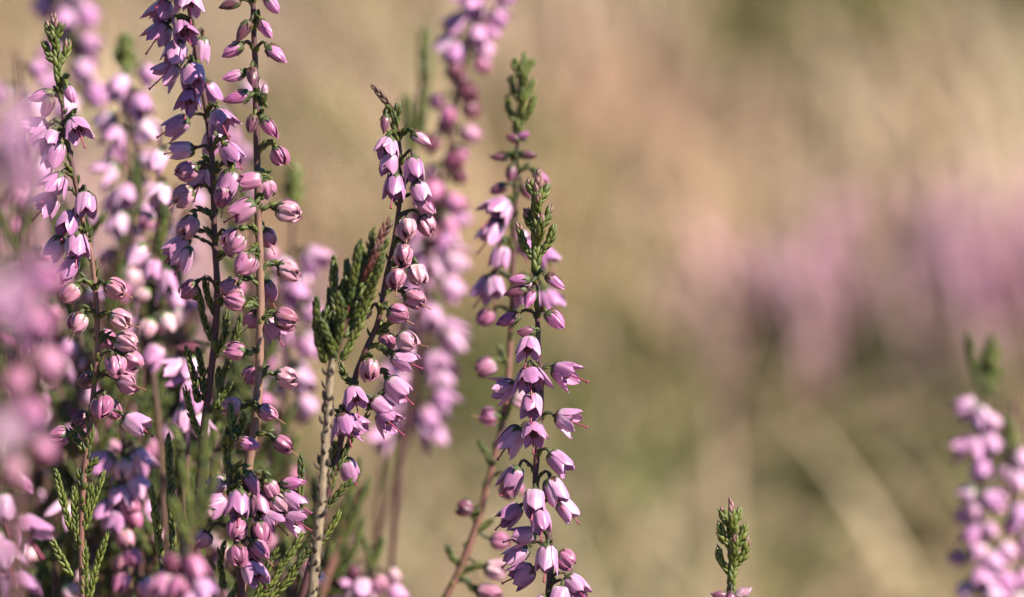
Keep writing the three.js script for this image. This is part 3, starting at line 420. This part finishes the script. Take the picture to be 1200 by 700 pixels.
// the barked twig with dark leafy shoots
{
  const t = heather({
    name: 'heather_twig', label: 'bare pale barked twig carrying a green brush of leafy shoots', depth: -0.012, r0: 0.42, r1: 0.56, gnarl: 1, stem: ['bark', 'bark'], group: 'flowerless heather stems',
    pts: [[392, 415], [388, 432], [385, 470], [382, 510], [379, 550], [375, 600], [370, 650], [365, 705]],
    shoots: [
      ...[[[380, 425], [373, 395], [371, 355]], [[384, 422], [379, 392], [383, 366]], [[418, 352], [430, 332], [440, 306]], [[392, 420], [386, 400], [378, 380]], [[405, 372], [401, 348], [404, 332]], [[387, 420], [389, 385], [386, 345]], [[392, 412], [399, 380], [397, 348]], [[397, 388], [391, 345], [391, 306]], [[400, 380], [408, 350], [406, 309]], [[408, 360], [414, 328], [421, 287]], [[414, 348], [423, 325], [424, 293]], [[402, 395], [412, 380], [418, 356]], [[412, 372], [430, 346], [446, 314]]]
        .map((p, i) => ({ p: p.map(([x, y], k) => [x, y, (i % 3 - 1) * 0.0012 * k]), set: M.leaf, leaf: 1.28, spacing: 0.46, open: 0.42, wide: 1.2 })),
      { p: [[424, 325], [433, 300], [437, 272]], set: M.leaf, leaf: 1.1, spacing: 0.42, open: 0.5 }, { p: [[434, 312], [445, 300], [452, 286]], set: M.leaf, leaf: 1.1, spacing: 0.42 }, { p: [[426, 330], [440, 318], [447, 303]], set: M.leaf, leaf: 1.1, spacing: 0.42 },
      { p: [[389, 425], [399, 396], [414, 350], [424, 330]], set: [...M.redLeaf, ...M.brown, ...M.leaf], leaf: 1.1, spacing: 0.8, open: 0.5, axis: [0.07, 0.025, 0.018], r: 0.4 },
      { p: [[424, 330, -0.001], [436, 306, -0.0015], [444, 285, -0.001], [455, 260]], set: [...M.redLeaf, ...M.redLeaf, M.brown[2]], leaf: 1.3, spacing: 0.5, open: 0.42, axis: [0.08, 0.03, 0.02], r: 0.35, tip: M.leaf, tipFrom: 0.9, name: 'reddish_shoot' },
      { p: [[400, 422], [415, 395], [427, 366], [438, 341]], set: M.fresh, leaf: 1.2, spacing: 0.48, open: 0.48 }],
  });
  // worn leaf scars: pairs of dark ragged spurs up the bark
  const d0 = FOCUS - 0.012, list = [], axis = new THREE.CatmullRomCurve3([[388, 432], [385, 470], [382, 510], [379, 550], [375, 600], [370, 650], [365, 705], [361, 745]].map(([x, y]) => P(x, y, d0)));
  for (let k = 0; k < 84; k++) {
    const node = Math.floor(k / 4), p = axis.getPointAt(rnd() < 0.4 ? rnd() : clamp((node + 0.5 + rr(-0.2, 0.2)) / 21, 0, 1)), a = (k % 4) * 1.57 + node * 0.8 + rr(-0.4, 0.4), outv = V(Math.cos(a), 0, Math.sin(a)), len = rr(0.6, 1.35) * MM;
    const m = frame(Y.clone().multiplyScalar(0.85).addScaledVector(outv, rr(0.2, 0.7)), outv).scale(V(len * 1.1, len, len * 0.9)).setPosition(p.clone().addScaledVector(outv, 0.5 * MM).sub(t.position)), c = pick([[0.03, 0.02, 0.015], [0.09, 0.06, 0.045], [0.15, 0.11, 0.075], [0.05, 0.032, 0.022]]);
    list.push(tint(pick(LEAVES).clone().applyMatrix4(m), ...c));
  }
  mesh('leaf_scars', merge(list), M.vc, t).userData.kind = 'stuff';
}
heather({
  label: 'small lone green heather tip with pinkish leaf ends above the open grass', depth: 0.002, r0: 0.3, r1: 0.4, stem: ['green', 'maroon'], group: 'flowerless heather stems', name: 'heather_tip',
  pts: [[857, 650], [857, 675], [856, 690], [852, 720]],
  tips: [{ b: [857, 698], t: [857, 591], pairs: 4, sideLen: 3.4, leaf: 1.35, wide: 1.25, from: 0.26, set: M.fresh, tipFrom: 0.86 }],
  flowers: [[842, 697, 'darkbud', 195, 0.2, 0.7], [868, 695, 'bud', -50, 0.2, 0.65, 'peach'], [876, 694, 'bud', -40, 0.1, 0.6, 'peach'], [857, 703, 'bud', 90, 0.6, 0.7, 'pink'], [838, 704, 'darkbud', 170, 0, 0.8]],
});
heather({
  label: 'large pale pink heather flowers at the edge of the clump beside fanned green shoots', depth: -0.03, r0: 0.3, r1: 0.45, size: 1.12,
  pts: [[-14, 500], [-12, 560], [-8, 620], [-4, 705]], shoots: [{ p: [[-4, 560], [2, 540], [4, 520]] }],
  flowers: [[24, 566, 'bud', 35, 0.2, 1.25], [32, 625, 'open', 55, 0.2, 1.15], [20, 688, 'open', 60, 0.3, 1.2], [4, 600, 'bell', 80, 0.3, 1.0], [8, 655, 'bell', 60, 0.4, 1.1], [-14, 640, 'bell', 120, 0.3, 1]],
});
heather({
  label: 'blurred green heather sprig with pink flowers at its foot, in front of the dark stems', depth: -0.052, r0: 0.25, r1: 0.45, soft: true, stem: ['green', 'maroon'],
  pts: [[240, 500], [238, 540], [232, 590], [222, 640], [214, 705]],
  shoots: [{ p: [[232, 610], [238, 550], [242, 495]], set: M.leaf, leaf: 1.2 }, { p: [[226, 630], [222, 590], [213, 545]], set: M.fresh, leaf: 1.2 }, { p: [[230, 620], [246, 580], [254, 540]], set: M.leaf, leaf: 1.2 }, { p: [[224, 640], [214, 620], [203, 590]], set: M.fresh, leaf: 1.2 }],
  flowers: [[228, 668, 'bell', 70, 0.3, 1.0, 'pink'], [238, 694, 'bell', 60, 0.4, 1.0, 'lilac'], [190, 688, 'bell', 120, 0.3, 1.0, 'pink'], [210, 690, 'ball', 90, 0.3, 1.0, 'pink'], [200, 660, 'ball', 150, 0.1, 0.8, 'darkbud'], [222, 712, 'bell', 90, 0.4, 1.0]],
});
// two single green shoots rising from the dark between the stems
heather({ name: 'heather_shoot', label: 'thin braided green shoot tapering beside the blurred green sprig', depth: 0.004, r0: 0.22, r1: 0.4, group: 'flowerless heather stems', stem: ['green', 'brown'], pts: [[187, 652], [190, 672], [196, 705]], shoots: [{ p: [[188, 655], [184, 620], [178, 576]], set: M.fresh, leaf: 1.35 }, { p: [[203, 640], [200, 580], [197, 515]], set: M.leaf, leaf: 1.35 }, { p: [[190, 672], [200, 655], [203, 640]], set: M.leaf }], flowers: [] });

// ---- stems further back or nearer, blurred
const soft = (o) => heather({ soft: true, r0: 0.26, r1: 0.42, stem: ['maroon', 'brown'], ...o });
{
  let p = [[146, 55], [149, 110], [148, 190], [150, 270], [156, 340], [165, 420], [170, 520], [172, 705]];
  soft({ label: 'violet heather spike with blurred green tip between curved spike and dense spike', depth: 0.075, pts: p, tips: [{ b: [147, 92], t: [146, 48], pairs: 2, leaf: 2, tip: null, wide: 1.5 }], flowers: strew(p, 84, 360, 22, 27, ['bell', 'open', 'bell', 'ball'], 1.1), scales: 0, shoots: [{ p: [[152, 330], [143, 290], [138, 250]], leaf: 2, open: 0.5 }, { p: [[150, 260], [158, 230], [160, 200]], leaf: 2, open: 0.5 }] });
  p = [[72, -60], [76, 0], [84, 60], [86, 120], [80, 220], [70, 330], [66, 450], [64, 705]];
  soft({ label: 'blurred violet heather spike rising behind the short green tip of curved spike', depth: 0.12, pts: p, flowers: strew(p, -50, 130, 15, 28, ['bell'], 1.2), shoots: [{ p: [[84, 60], [84, 20], [80, -20]], leaf: 2, open: 0.5 }] });
  p = [[578, -45], [566, 0], [548, 55], [534, 115], [526, 180], [514, 240], [500, 320], [486, 420], [470, 540], [455, 705]];
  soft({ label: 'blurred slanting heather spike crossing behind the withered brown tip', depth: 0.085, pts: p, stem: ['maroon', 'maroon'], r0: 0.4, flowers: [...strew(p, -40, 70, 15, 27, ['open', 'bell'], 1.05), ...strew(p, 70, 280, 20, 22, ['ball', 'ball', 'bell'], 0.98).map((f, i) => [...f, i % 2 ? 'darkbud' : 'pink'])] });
  p = [[499, 40], [497, 70], [490, 120], [484, 200], [478, 300], [462, 420], [448, 540], [438, 705]];
  soft({ label: 'blurred green heather shoot standing behind the slanting spike', name: 'heather_shoot', group: 'flowerless heather stems', depth: 0.11, pts: p, shoots: [{ p: [[498, 100], [497, 70], [499, 40]], leaf: 2.4, open: 0.4, wide: 1.3 }, { p: [[490, 170], [494, 140], [497, 110]], leaf: 2.2, open: 0.4 }, { p: [[484, 180], [478, 150], [476, 120]], leaf: 2.2, open: 0.5 }], flowers: [] });
  p = [[500, 200], [506, 270], [504, 340], [498, 410], [488, 470], [474, 530], [450, 610], [425, 705]];
  soft({ label: 'blurred violet heather spike hanging behind the round pink flowers of withered spike', depth: 0.105, pts: p, size: 1.1, flowers: [...strew(p, 250, 400, 14, 28, ['open', 'bell'], 1.1), ...strew(p, 400, 520, 15, 34, ['open', 'open'], 1.15)] });
  p = [[343, 195], [343, 240], [341, 320], [338, 400], [332, 480], [322, 580], [312, 705]];
  soft({ label: 'blurred violet heather spike directly behind the pale barked straight stem', depth: 0.085, pts: p, size: 1.08, tips: [{ b: [343, 250], t: [345, 200], pairs: 2, leaf: 2.2, tip: null, wide: 1.4 }], flowers: [...strew(p, 300, 480, 14, 28, ['open', 'bell'], 1.05), ...strew(p, 480, 600, 8, 24, ['ball'], 1)] });
  p = [[188, 150], [187, 200], [184, 280], [180, 340], [178, 420], [186, 500], [192, 600], [196, 705]];
  soft({ label: 'softly blurred heather spike pressed against the dense dark-stemmed spike', depth: 0.045, pts: p, flowers: [[183, 190, 'bell', 120, 0.2, 1], [188, 230, 'open', 100, 0.3, 1], [170, 260, 'ball', 130, 0.1, 0.9], [178, 318, 'bell', 90, 0.3, 1], [195, 330, 'bell', 70, 0, 1], [165, 345, 'ball', 140, 0.1, 0.9], [195, 380, 'ball', 80, 0.2, 1], [172, 385, 'ball', 120, 0.2, 0.95], [160, 300, 'bell', 130, 0, 1], [205, 350, 'bell', 60, 0, 0.9], [180, 420, 'bell', 110, 0.2, 1]], shoots: [{ p: [[182, 300], [190, 270], [192, 240]], leaf: 1.6 }, { p: [[180, 380], [176, 350], [174, 330]], leaf: 1.6 }] });
  p = [[232, 400], [226, 440], [222, 500], [216, 580], [212, 705]];
  soft({ label: 'cluster of drooping violet flowers blurred behind the dark green shoots', depth: 0.03, pts: p, flowers: [[222, 408, 'darkbud', 170, 0, 1.2], [205, 432, 'open', 150, 0.1, 1.1], [222, 436, 'open', 110, 0.3, 1.2], [212, 452, 'open', 130, 0.1, 1.1], [228, 470, 'bell', 100, 0.2, 1.1], [215, 490, 'bell', 100, 0, 1], [232, 500, 'open', 70, 0, 1.1]] });
  p = [[142, 480], [144, 530], [146, 580], [150, 640], [152, 705]];
  soft({ label: 'cluster of pale pink blurred flowers low behind the fanned green shoots', depth: 0.036, pts: p, peach: 0.3, flowers: [[166, 541, 'open', 60, 0.2, 1.1], [146, 551, 'ball', 100, 0.3, 1.05], [163, 573, 'bell', 60, 0.3, 1.05], [140, 585, 'bell', 90, 0.4, 1.1], [122, 603, 'open', 120, 0.2, 1.1], [152, 596, 'ball', 50, 0.2, 1], [136, 612, 'bell', 110, 0.2, 1], [158, 610, 'ball', 60, 0.1, 0.9], [146, 633, 'ball', 80, 0.3, 0.95], [155, 655, 'ball', 70, 0.3, 0.95], [142, 684, 'ball', 100, 0.3, 0.95], [120, 545, 'open', 130, 0, 1.1], [72, 600, 'open', 130, 0, 1.1], [170, 690, 'ball', 60, 0, 1]] });
  p = [[432, 632], [428, 660], [420, 705]];
  soft({ label: 'low blurred heather sprig with green tip and pale flowers in the open gap', depth: 0.062, pts: [[437, 640], [433, 670], [426, 712]], shoots: [{ p: [[434, 672], [434, 655], [428, 636]], leaf: 1.6, open: 0.3 }, { p: [[434, 672], [439, 655], [447, 637]], leaf: 1.6, open: 0.3 }], flowers: [[404, 684, 'open', 110, 0.4, 1.15], [424, 694, 'open', 90, 0.4, 1.1], [445, 686, 'ball', 60, 0.2, 0.9, 'pink'], [463, 676, 'ball', 30, 0.2, 0.8, 'peach'], [465, 698, 'bell', 60, 0.3, 1.0], [415, 672, 'ball', 120, 0, 0.8, 'darkbud'], [388, 700, 'bell', 120, 0.2, 1]] });
  p = [[425, 570], [408, 610], [392, 650], [374, 705]];
  soft({ name: 'heather_shoot', label: 'blurred dark green shoot slanting behind the barked twig', group: 'flowerless heather stems', depth: 0.06, pts: p, r0: 0.4, r1: 0.7, stem: ['rose', 'rose'], shoots: [{ p: [[396, 650], [412, 612], [430, 566]], leaf: 1.6 }, { p: [[388, 680], [412, 650], [424, 612]], leaf: 1.6 }, { p: [[392, 655], [404, 600], [420, 545]], leaf: 1.6 }, { p: [[380, 700], [395, 690], [405, 668]], leaf: 1.6 }], flowers: [] });
  // nearer than the focus, at the edge
  p = [[8, 70], [10, 140], [14, 220], [14, 320], [10, 420], [6, 520], [2, 705]];
  soft({ hue: 'lilac', label: 'strongly blurred pink heather spike close to the viewer at the clump edge', depth: -0.19, pts: p, size: 0.82, flowers: [...strew(p, 120, 230, 6, 22, ['open', 'bell'], 1), ...strew(p, 315, 380, 4, 24, ['open'], 1), ...strew(p, 470, 540, 2, 20, ['bell'], 0.9)] });
  p = [[34, 270], [36, 350], [34, 430], [28, 520], [20, 705]];
  soft({ hue: 'pink', label: 'blurred pink heather spike with low crowded flowers close in front of the clump', depth: -0.11, pts: p, size: 0.92, flowers: [...strew(p, 320, 400, 4, 22, ['open'], 1.0), ...strew(p, 420, 560, 7, 26, ['bell', 'ball'], 1)] });
  // the far spike by itself over the pink patch, and its neighbour
  p = [[1160, 402], [1158, 440], [1152, 480], [1148, 540], [1150, 600], [1152, 650], [1150, 720]];
  soft({ label: 'blurred heather spike with two green tips and round pale flowers standing in the open', depth: 0.1, hue: 'lilac', size: 1.12, pts: p, r0: 0.35, peach: 0.15, tips: [{ b: [1160, 462], t: [1162, 400], pairs: 3, sideLen: 2.6, leaf: 1.7, open: 0.6, tip: null, wide: 1.3 }], shoots: [{ p: [[1154, 470], [1142, 430], [1136, 396]], leaf: 1.6 }], flowers: [[1132, 478, 'bell', 160, 0, 0.9], [1150, 492, 'bell', 80, 0.5, 1.05], [1162, 496, 'ball', 40, 0.3, 0.9], [1140, 528, 'open', 120, 0.4, 1.1], [1160, 522, 'bell', 60, 0.4, 1.0], [1130, 524, 'bell', 160, 0, 1], [1150, 552, 'bell', 90, 0.4, 1.0], [1132, 580, 'ball', 160, 0, 0.9], [1140, 602, 'ball', 120, 0.3, 0.95], [1160, 590, 'open', 50, 0.3, 1], [1168, 586, 'bell', 30, 0.2, 0.95], [1128, 606, 'ball', 160, 0, 0.85], [1160, 624, 'ball', 60, 0.5, 1.0], [1140, 628, 'bell', 130, 0.3, 1], [1182, 648, 'ball', 30, 0.3, 1.0], [1146, 648, 'ball', 100, 0.5, 0.95], [1122, 655, 'ball', 170, 0, 0.9], [1165, 662, 'bell', 60, 0.2, 1], [1150, 682, 'bell', 90, 0.5, 1.05], [1180, 684, 'bell', 40, 0.3, 1.1], [1130, 694, 'ball', 140, 0.1, 1], [1165, 700, 'bell', 60, 0.3, 1]] });
  p = [[1188, 470], [1190, 540], [1194, 620], [1198, 720]];
  soft({ hue: 'lilac', size: 1.06, label: 'blurred heather spike with thin green tip tucked against the spike in the open', depth: 0.105, pts: p, tips: [{ b: [1186, 545], t: [1182, 496], pairs: 1, leaf: 2, tip: null, wide: 1.3 }], flowers: [[1178, 557, 'ball', 130, 0.3, 0.9], [1192, 565, 'bell', 60, 0.3, 1], [1200, 540, 'bell', 60, 0.1, 1], [1196, 606, 'bell', 80, 0.4, 1.15], [1184, 618, 'ball', 120, 0, 1], [1206, 640, 'bell', 60, 0.2, 1], [1200, 680, 'bell', 80, 0.3, 1], [1190, 705, 'ball', 100, 0.2, 1]] });
  // the depth of the clump: darker spikes between
  const fill = [[20, 60, 0.1, 0, 'tall violet heather spike blurred behind the close pink spike at the clump edge'], [272, 90, 0.12, 0, 'tall violet heather spike blurred between dense spike and straight pale stem'],
    [118, 300, 0.095, 1, 'short violet spike blurred behind the curved spike\'s round flowers'], [205, 210, 0.11, 1, 'short violet spike blurred behind the dense dark-stemmed spike'], [180, 470, 0.085, 1, 'short violet spike blurred behind the thin braided green shoots'], [300, 430, 0.12, 1, 'short violet spike blurred behind the foot of the straight pale stem'], [60, 420, 0.09, 1, 'short violet spike blurred above the fanned green shoots'], [245, 560, 0.07, 1, 'short violet spike blurred behind the packed pink sprig'], [30, 520, 0.075, 1, 'short violet spike blurred behind the large pale edge flowers'],
    [330, 600, 0.1, 2], [130, 620, 0.1, 2], [380, 560, 0.13, 2], [205, 620, 0.05, 2], [300, 640, 0.06, 2], [160, 660, 0.06, 2], [250, 450, 0.06, 2], [200, 480, 0.075, 2], [70, 520, 0.06, 2], [320, 520, 0.07, 2], [120, 440, 0.08, 2], [20, 450, 0.07, 2], [350, 610, 0.05, 2], [220, 540, 0.04, 2], [110, 560, 0.05, 2], [60, 620, 0.04, 2], [10, 600, 0.05, 2], [170, 560, 0.05, 2], [280, 540, 0.05, 2],
    ...Array.from({ length: 16 }, (_, i) => [40 + (i * 83) % 330, 300 + (i * 47) % 190, 0.06 + 0.07 * rnd(), 2]),
    ...Array.from({ length: 22 }, (_, i) => [(i * 97) % 380 - 15 + rr(-12, 12), 230 + (i * 61) % 300, 0.045 + 0.09 * rnd(), 3])];
  for (const [x, y, d, k, words] of fill) {
    const q = [[x, y], [x + rr(-6, 6), y + 90], [x + rr(-10, 14), y + 190], [x + rr(-10, 20), Math.max(y + 300, 715)]];
    const sh = []; for (let i = 0; i < (k === 3 ? 20 : 8 + 5 * k); i++) { const yy = y + rr(k >= 2 ? 10 : 120, 400), xx = x + rr(-6, 6), s = rnd() < 0.5 ? -1 : 1, l = rr(35, 70); sh.push({ p: [[xx, yy], [xx + s * rr(8, 18), yy - l * 0.5], [xx + s * rr(14, 34), yy - l]], leaf: 1.5, spacing: 0.6, set: rnd() < 0.2 ? M.brown : M.leaf, parts: false }); }
    soft({ stem: ['maroon', 'brown'], label: words ?? (k === 2 ? 'low leafy heather sprig blurred in the shaded foot of the clump' : 'heather stem with sparse flowers and green shoots blurred deep in the clump'), group: ['tall stems inside the clump', 'short stems inside the clump', 'leafy sprigs inside the clump', 'sparse stems inside the clump'][k], depth: d, pts: q, flowers: k === 3 ? strew(q, y + 10, y + 260, 4, 24, ['ball', 'bell'], 0.95).map((f) => [...f, rnd() < 0.6 ? 'pink' : 'lilac']) : k === 2 ? strew(q, y + 40, y + 140, 2, 22, ['ball'], 0.9) : strew(q, y + 10, y + 200, 8, 26, ['bell', 'open', 'bell', 'ball'], 1.05), shoots: sh });
  }
}

// ---------------------------------------------------------------- behind: dry grass, low green plants, flowering heather bushes
const onGround = (px, py) => { const q = P(px, py, 1).sub(EYE), t = -EYE.y / q.y; return EYE.clone().addScaledVector(q, t); };
function blade(bend, width) {
  const pos = [], idx = [], n = 6;
  for (let j = 0; j <= n; j++) { const t = j / n, w = width * (1 - Math.pow(t, 2.2)) + 0.0002, y = t * (1 - 0.35 * bend * t * t), z = bend * t * t * 0.75; for (const s of [-1, 0, 1]) pos.push(s * w, y, z + (s ? 0.6 * w : 0)); }
  for (let j = 0; j < n; j++) for (let i = 0; i < 2; i++) { const a = j * 3 + i, b = a + 3; idx.push(a, b, a + 1, a + 1, b, b + 1); }
  return build(pos, idx);
}
const grassMat = std({ color: 0xffffff, vertexColors: true, roughness: 0.8 });
const TONES = { straw: [0.53, 0.375, 0.245], tan: [0.55, 0.345, 0.215], pale: [0.59, 0.45, 0.315], olive: [0.235, 0.19, 0.075], brown: [0.27, 0.18, 0.105], green: [0.115, 0.125, 0.035] };
const jitterTone = (c, k = 0.2) => { const s = rr(1 - k, 1 + k); return lin(c[0] * s, c[1] * s * rr(0.96, 1.04), c[2] * s * rr(0.9, 1.1)); };
{
  seed = 515;
  const root = new THREE.Group(); root.name = 'dry_grass'; scene.add(root);
  root.userData = { kind: 'stuff', label: 'blurred straw coloured heath grass filling the open ground behind the heather', category: 'grass' };
  const blades = [[0.35, 0.006], [0.8, 0.007], [1.25, 0.006]].map(([b, w]) => blade(b, w)), e = new THREE.Euler(), q = new THREE.Quaternion();
  // twelve tufts of blades, each set out many times; blade tones differ within a tuft
  const tufts = Array.from({ length: 12 }, () => {
    const list = [], lean = rr(0, 6.28);
    for (let i = 0; i < 26; i++) {
      const a = rr(0, 6.28), r = 0.035 * Math.sqrt(rnd()), s = rr(0.5, 1.15), k = rr(0.75, 1.2);
      e.set(rr(0.02, 0.4), rnd() < 0.6 ? a + rr(-0.6, 0.6) : lean + rr(-0.5, 0.5), 0, 'YXZ'); q.setFromEuler(e);
      list.push(tint(pick(blades).clone().applyMatrix4(new THREE.Matrix4().compose(V(Math.cos(a) * r / 0.2, -0.02, Math.sin(a) * r / 0.2), q, V(rr(1.1, 1.9), s, s))), k, k * rr(0.95, 1.05), k * rr(0.85, 1.1)));
    }
    return { g: merge(list), m: [], c: [] };
  });
  for (let k = 0; k < 3000; k++) {
    const d = 1.25 + 7 * Math.pow(rnd(), 1.7), x = rr(-1, 1) * (0.5 + 0.36 * d), z = -d, n = fbm(x * 2.2 + 11, z * 2.2), n2 = fbm(x * 5 + 31, z * 5 + 9), near = 1 - sstep(1.5, 2.2, d);
    let tone = n2 > 0.6 ? 'pale' : n > 0.5 ? 'tan' : 'straw';
    if (n < 0.3) tone = rnd() < 0.5 ? 'olive' : 'brown';
    if (rnd() < near * 0.5) tone = pick(['olive', 'brown', 'green', 'green', 'olive']);
    if (d > 2.6 && rnd() < 0.45) tone = pick(['olive', 'straw', 'brown']);
    if (d > 2.4 && x / d > 0.07 && rnd() < 0.35) tone = pick(['olive', 'olive', 'brown', 'green']);
    const h = rr(0.13, 0.25) * (1 - 0.3 * near), T = pick(tufts);
    q.setFromAxisAngle(Y, rr(0, 6.28));
    T.m.push(new THREE.Matrix4().compose(V(x, groundHeight(x, z), z), q, V(0.2 * rr(0.8, 1.2), h, 0.2 * rr(0.8, 1.2)))); T.c.push(jitterTone(TONES[tone]));
  }
  // the same grass round the clump and to the sides
  for (let k = 0; k < 4200; k++) {
    const x = rr(-3.2, 3.2), z = rr(-8, 0.9), d = Math.hypot(x, z); if ((z < -1.2 && Math.abs(x) < 0.5 - 0.36 * z) || d < 0.22) continue;
    const close = z > -1.25 && Math.abs(x) < 0.9, h = close ? rr(0.06, 0.11) : rr(0.12, 0.22), T = pick(tufts), n = fbm(x * 2.2 + 11, z * 2.2), tone = rnd() < 0.35 ? pick(['olive', 'green', 'brown']) : n > 0.5 ? 'tan' : 'straw';
    q.setFromAxisAngle(Y, rr(0, 6.28)); T.m.push(new THREE.Matrix4().compose(V(x, groundHeight(x, z), z), q, V(0.2 * rr(0.8, 1.2), h, 0.2 * rr(0.8, 1.2)))); T.c.push(jitterTone(TONES[tone]));
  }
  for (const k of tufts) { const im = new THREE.InstancedMesh(k.g, grassMat, k.m.length); im.name = 'grass_blades'; im.castShadow = im.receiveShadow = true; k.m.forEach((m, i) => { im.setMatrixAt(i, m); im.setColorAt(i, k.c[i]); }); im.userData.kind = 'stuff'; root.add(im); }
}
// low green plants
{
  const root = new THREE.Group(); root.name = 'low_green_plants'; scene.add(root);
  root.userData = { kind: 'stuff', label: 'blurred low yellowish green plants among the dry grass', category: 'ground cover' };
  const e = new THREE.Euler(), q = new THREE.Quaternion();
  const spots = [[520, 560, 0.10, 0.14], [700, 650, 0.16, 0.10], [1080, 660, 0.12, 0.10], [870, 520, 0.08, 0.10], [1185, 150, 0.22, 0.2], [260, 330, 0.2, 0.16], [960, 60, 0.2, 0.26], [430, 60, 0.2, 0.2], [760, 690, 0.2, 0.08], [620, 690, 0.15, 0.09], [980, 560, 0.08, 0.1]];
  for (let k = 0; k < 40; k++) spots.push([rr(-1500, 2700), rr(60, 700), rr(0.06, 0.16), rr(0.06, 0.12)]);
  const clumps = Array.from({ length: 5 }, () => { const list = []; for (let i = 0; i < 110; i++) { const a = rr(0, 6.28), r = Math.sqrt(rnd()), k = rr(0.7, 1.3), s = rr(0.1, 0.24); e.set(rr(0.1, 1.3), rr(0, 6.28), 0, 'YXZ'); q.setFromEuler(e); list.push(tint(MOUND.clone().applyMatrix4(new THREE.Matrix4().compose(V(Math.cos(a) * r, Math.pow(rnd(), 0.7) * (1 - 0.5 * r), Math.sin(a) * r), q, V(s * 0.8, s, s * 0.5))), k, k, k * rr(0.8, 1.2))); } return { g: merge(list), m: [], c: [] }; });
  for (const [px, py, rad, h] of spots) { const g = onGround(px, py + 60), base = pick([[0.115, 0.125, 0.03], [0.14, 0.135, 0.036], [0.08, 0.088, 0.03]]);
    for (let i = 0; i < 4; i++) { const a = rr(0, 6.28), r = rad * 0.6 * Math.sqrt(rnd()), x = g.x + Math.cos(a) * r, z = g.z + Math.sin(a) * r; if (Math.hypot(x, z) < 1.2) continue; q.setFromAxisAngle(Y, rr(0, 6.28)); const k = pick(clumps); k.m.push(new THREE.Matrix4().compose(V(x, groundHeight(x, z), z), q, V(rad * 0.6, h, rad * 0.6))); k.c.push(jitterTone(base, 0.3)); } }
  for (const k of clumps) { const im = new THREE.InstancedMesh(k.g, grassMat, k.m.length); im.name = 'small_leaves'; im.userData.kind = 'stuff'; im.castShadow = im.receiveShadow = true; k.m.forEach((x, i) => { im.setMatrixAt(i, x); im.setColorAt(i, k.c[i]); }); root.add(im); }
}
// far heather bushes in flower
{
  seed = 99;
  const sprig = [];
  for (let k = 0; k < 26; k++) { const a = k * 2.4, y = 0.5 + 0.5 * k / 26, r = 0.04 * (1.2 - y * 0.8), g = new THREE.IcosahedronGeometry(0.034, 0).scale(1, 1.15, 1).translate(Math.cos(a) * r, y, Math.sin(a) * r); g.computeVertexNormals(); sprig.push(tint(plain(g), 1, 1, 1)); }
  const flowersG = merge(sprig), leaves = [];
  for (let k = 0; k < 26; k++) { const a = k * 2.1 + 1, y = 0.04 + 0.75 * k / 26; leaves.push(tint(LEAVES[1].clone().applyMatrix4(new THREE.Matrix4().compose(V(Math.cos(a) * 0.01, y, Math.sin(a) * 0.01), new THREE.Quaternion().setFromEuler(new THREE.Euler(0.5, Math.PI / 2 - a, 0, 'YXZ')), V(0.09, 0.12, 0.09))), 1, 1, 1)); }
  leaves.push(tint(plain(new THREE.CylinderGeometry(0.006, 0.012, 1, 5).translate(0, 0.5, 0)), 0.9, 0.5, 0.6));
  const leavesG = merge(leaves), flMat = std({ color: 0xffffff, roughness: 0.8 }), lfMat = std({ color: 0xffffff, roughness: 0.7 });
  // a bush's crest as seen and its usual height give its distance
  const bush = (px, top, wide, tall, n, label, amount = 1) => {
    const v = P(px, top, 1).sub(EYE), k = (EYE.y - tall) / -v.y, g = EYE.clone().addScaledVector(v, k), root = thing('heather_bush', label, 'heather', 'flowering heather bushes on the heath', V(g.x, groundHeight(g.x, g.z), g.z)), fm = [], fc = [], lm = [], lc = [], e = new THREE.Euler(), q = new THREE.Quaternion();
    for (let i = 0; i < n; i++) { const a = rr(0, 6.28), r = Math.sqrt(rnd()), x = Math.cos(a) * r * wide * 0.55, z = Math.sin(a) * r * wide * 0.4, h = tall * (1 - 0.35 * r * r) * rr(0.7, 1.1); e.set(r * 0.4 * rr(0.5, 1.2), Math.PI / 2 - a, 0, 'YXZ'); q.setFromEuler(e); const t = V(x, 0, z), mm = new THREE.Matrix4().compose(t, q, V(h * 0.5, h, h * 0.5)); lm.push(mm); lc.push(jitterTone([0.09, 0.085, 0.04], 0.3)); if (rnd() < amount) { fm.push(mm); fc.push(jitterTone(pick([[0.56, 0.30, 0.37], [0.60, 0.35, 0.41], [0.50, 0.25, 0.33]]), 0.15)); } }
    for (const [name, geo, mat, ms, cs] of [['flowers', flowersG, flMat, fm, fc], ['leaves', leavesG, lfMat, lm, lc]]) { const im = new THREE.InstancedMesh(geo, mat, ms.length); im.name = name; im.userData.kind = 'stuff'; im.castShadow = im.receiveShadow = true; ms.forEach((x, i) => { im.setMatrixAt(i, x); im.setColorAt(i, cs[i]); }); root.add(im); }
  };
  bush(1225, 200, 0.3, 0.14, 230, 'blurred pink flowering heather bush behind the spike in the open', 0.65);
  bush(1390, 180, 0.26, 0.15, 200, 'large blurred pink heather bush beyond the grass edge', 0.7);
  bush(1085, 210, 0.16, 0.14, 56, 'thin blurred pink heather bush at the edge of the dry grass', 0.5);
  bush(-260, 120, 0.3, 0.2, 150, 'blurred pink heather bush far behind the clump', 0.7);
}
renderer.render(scene, camera);
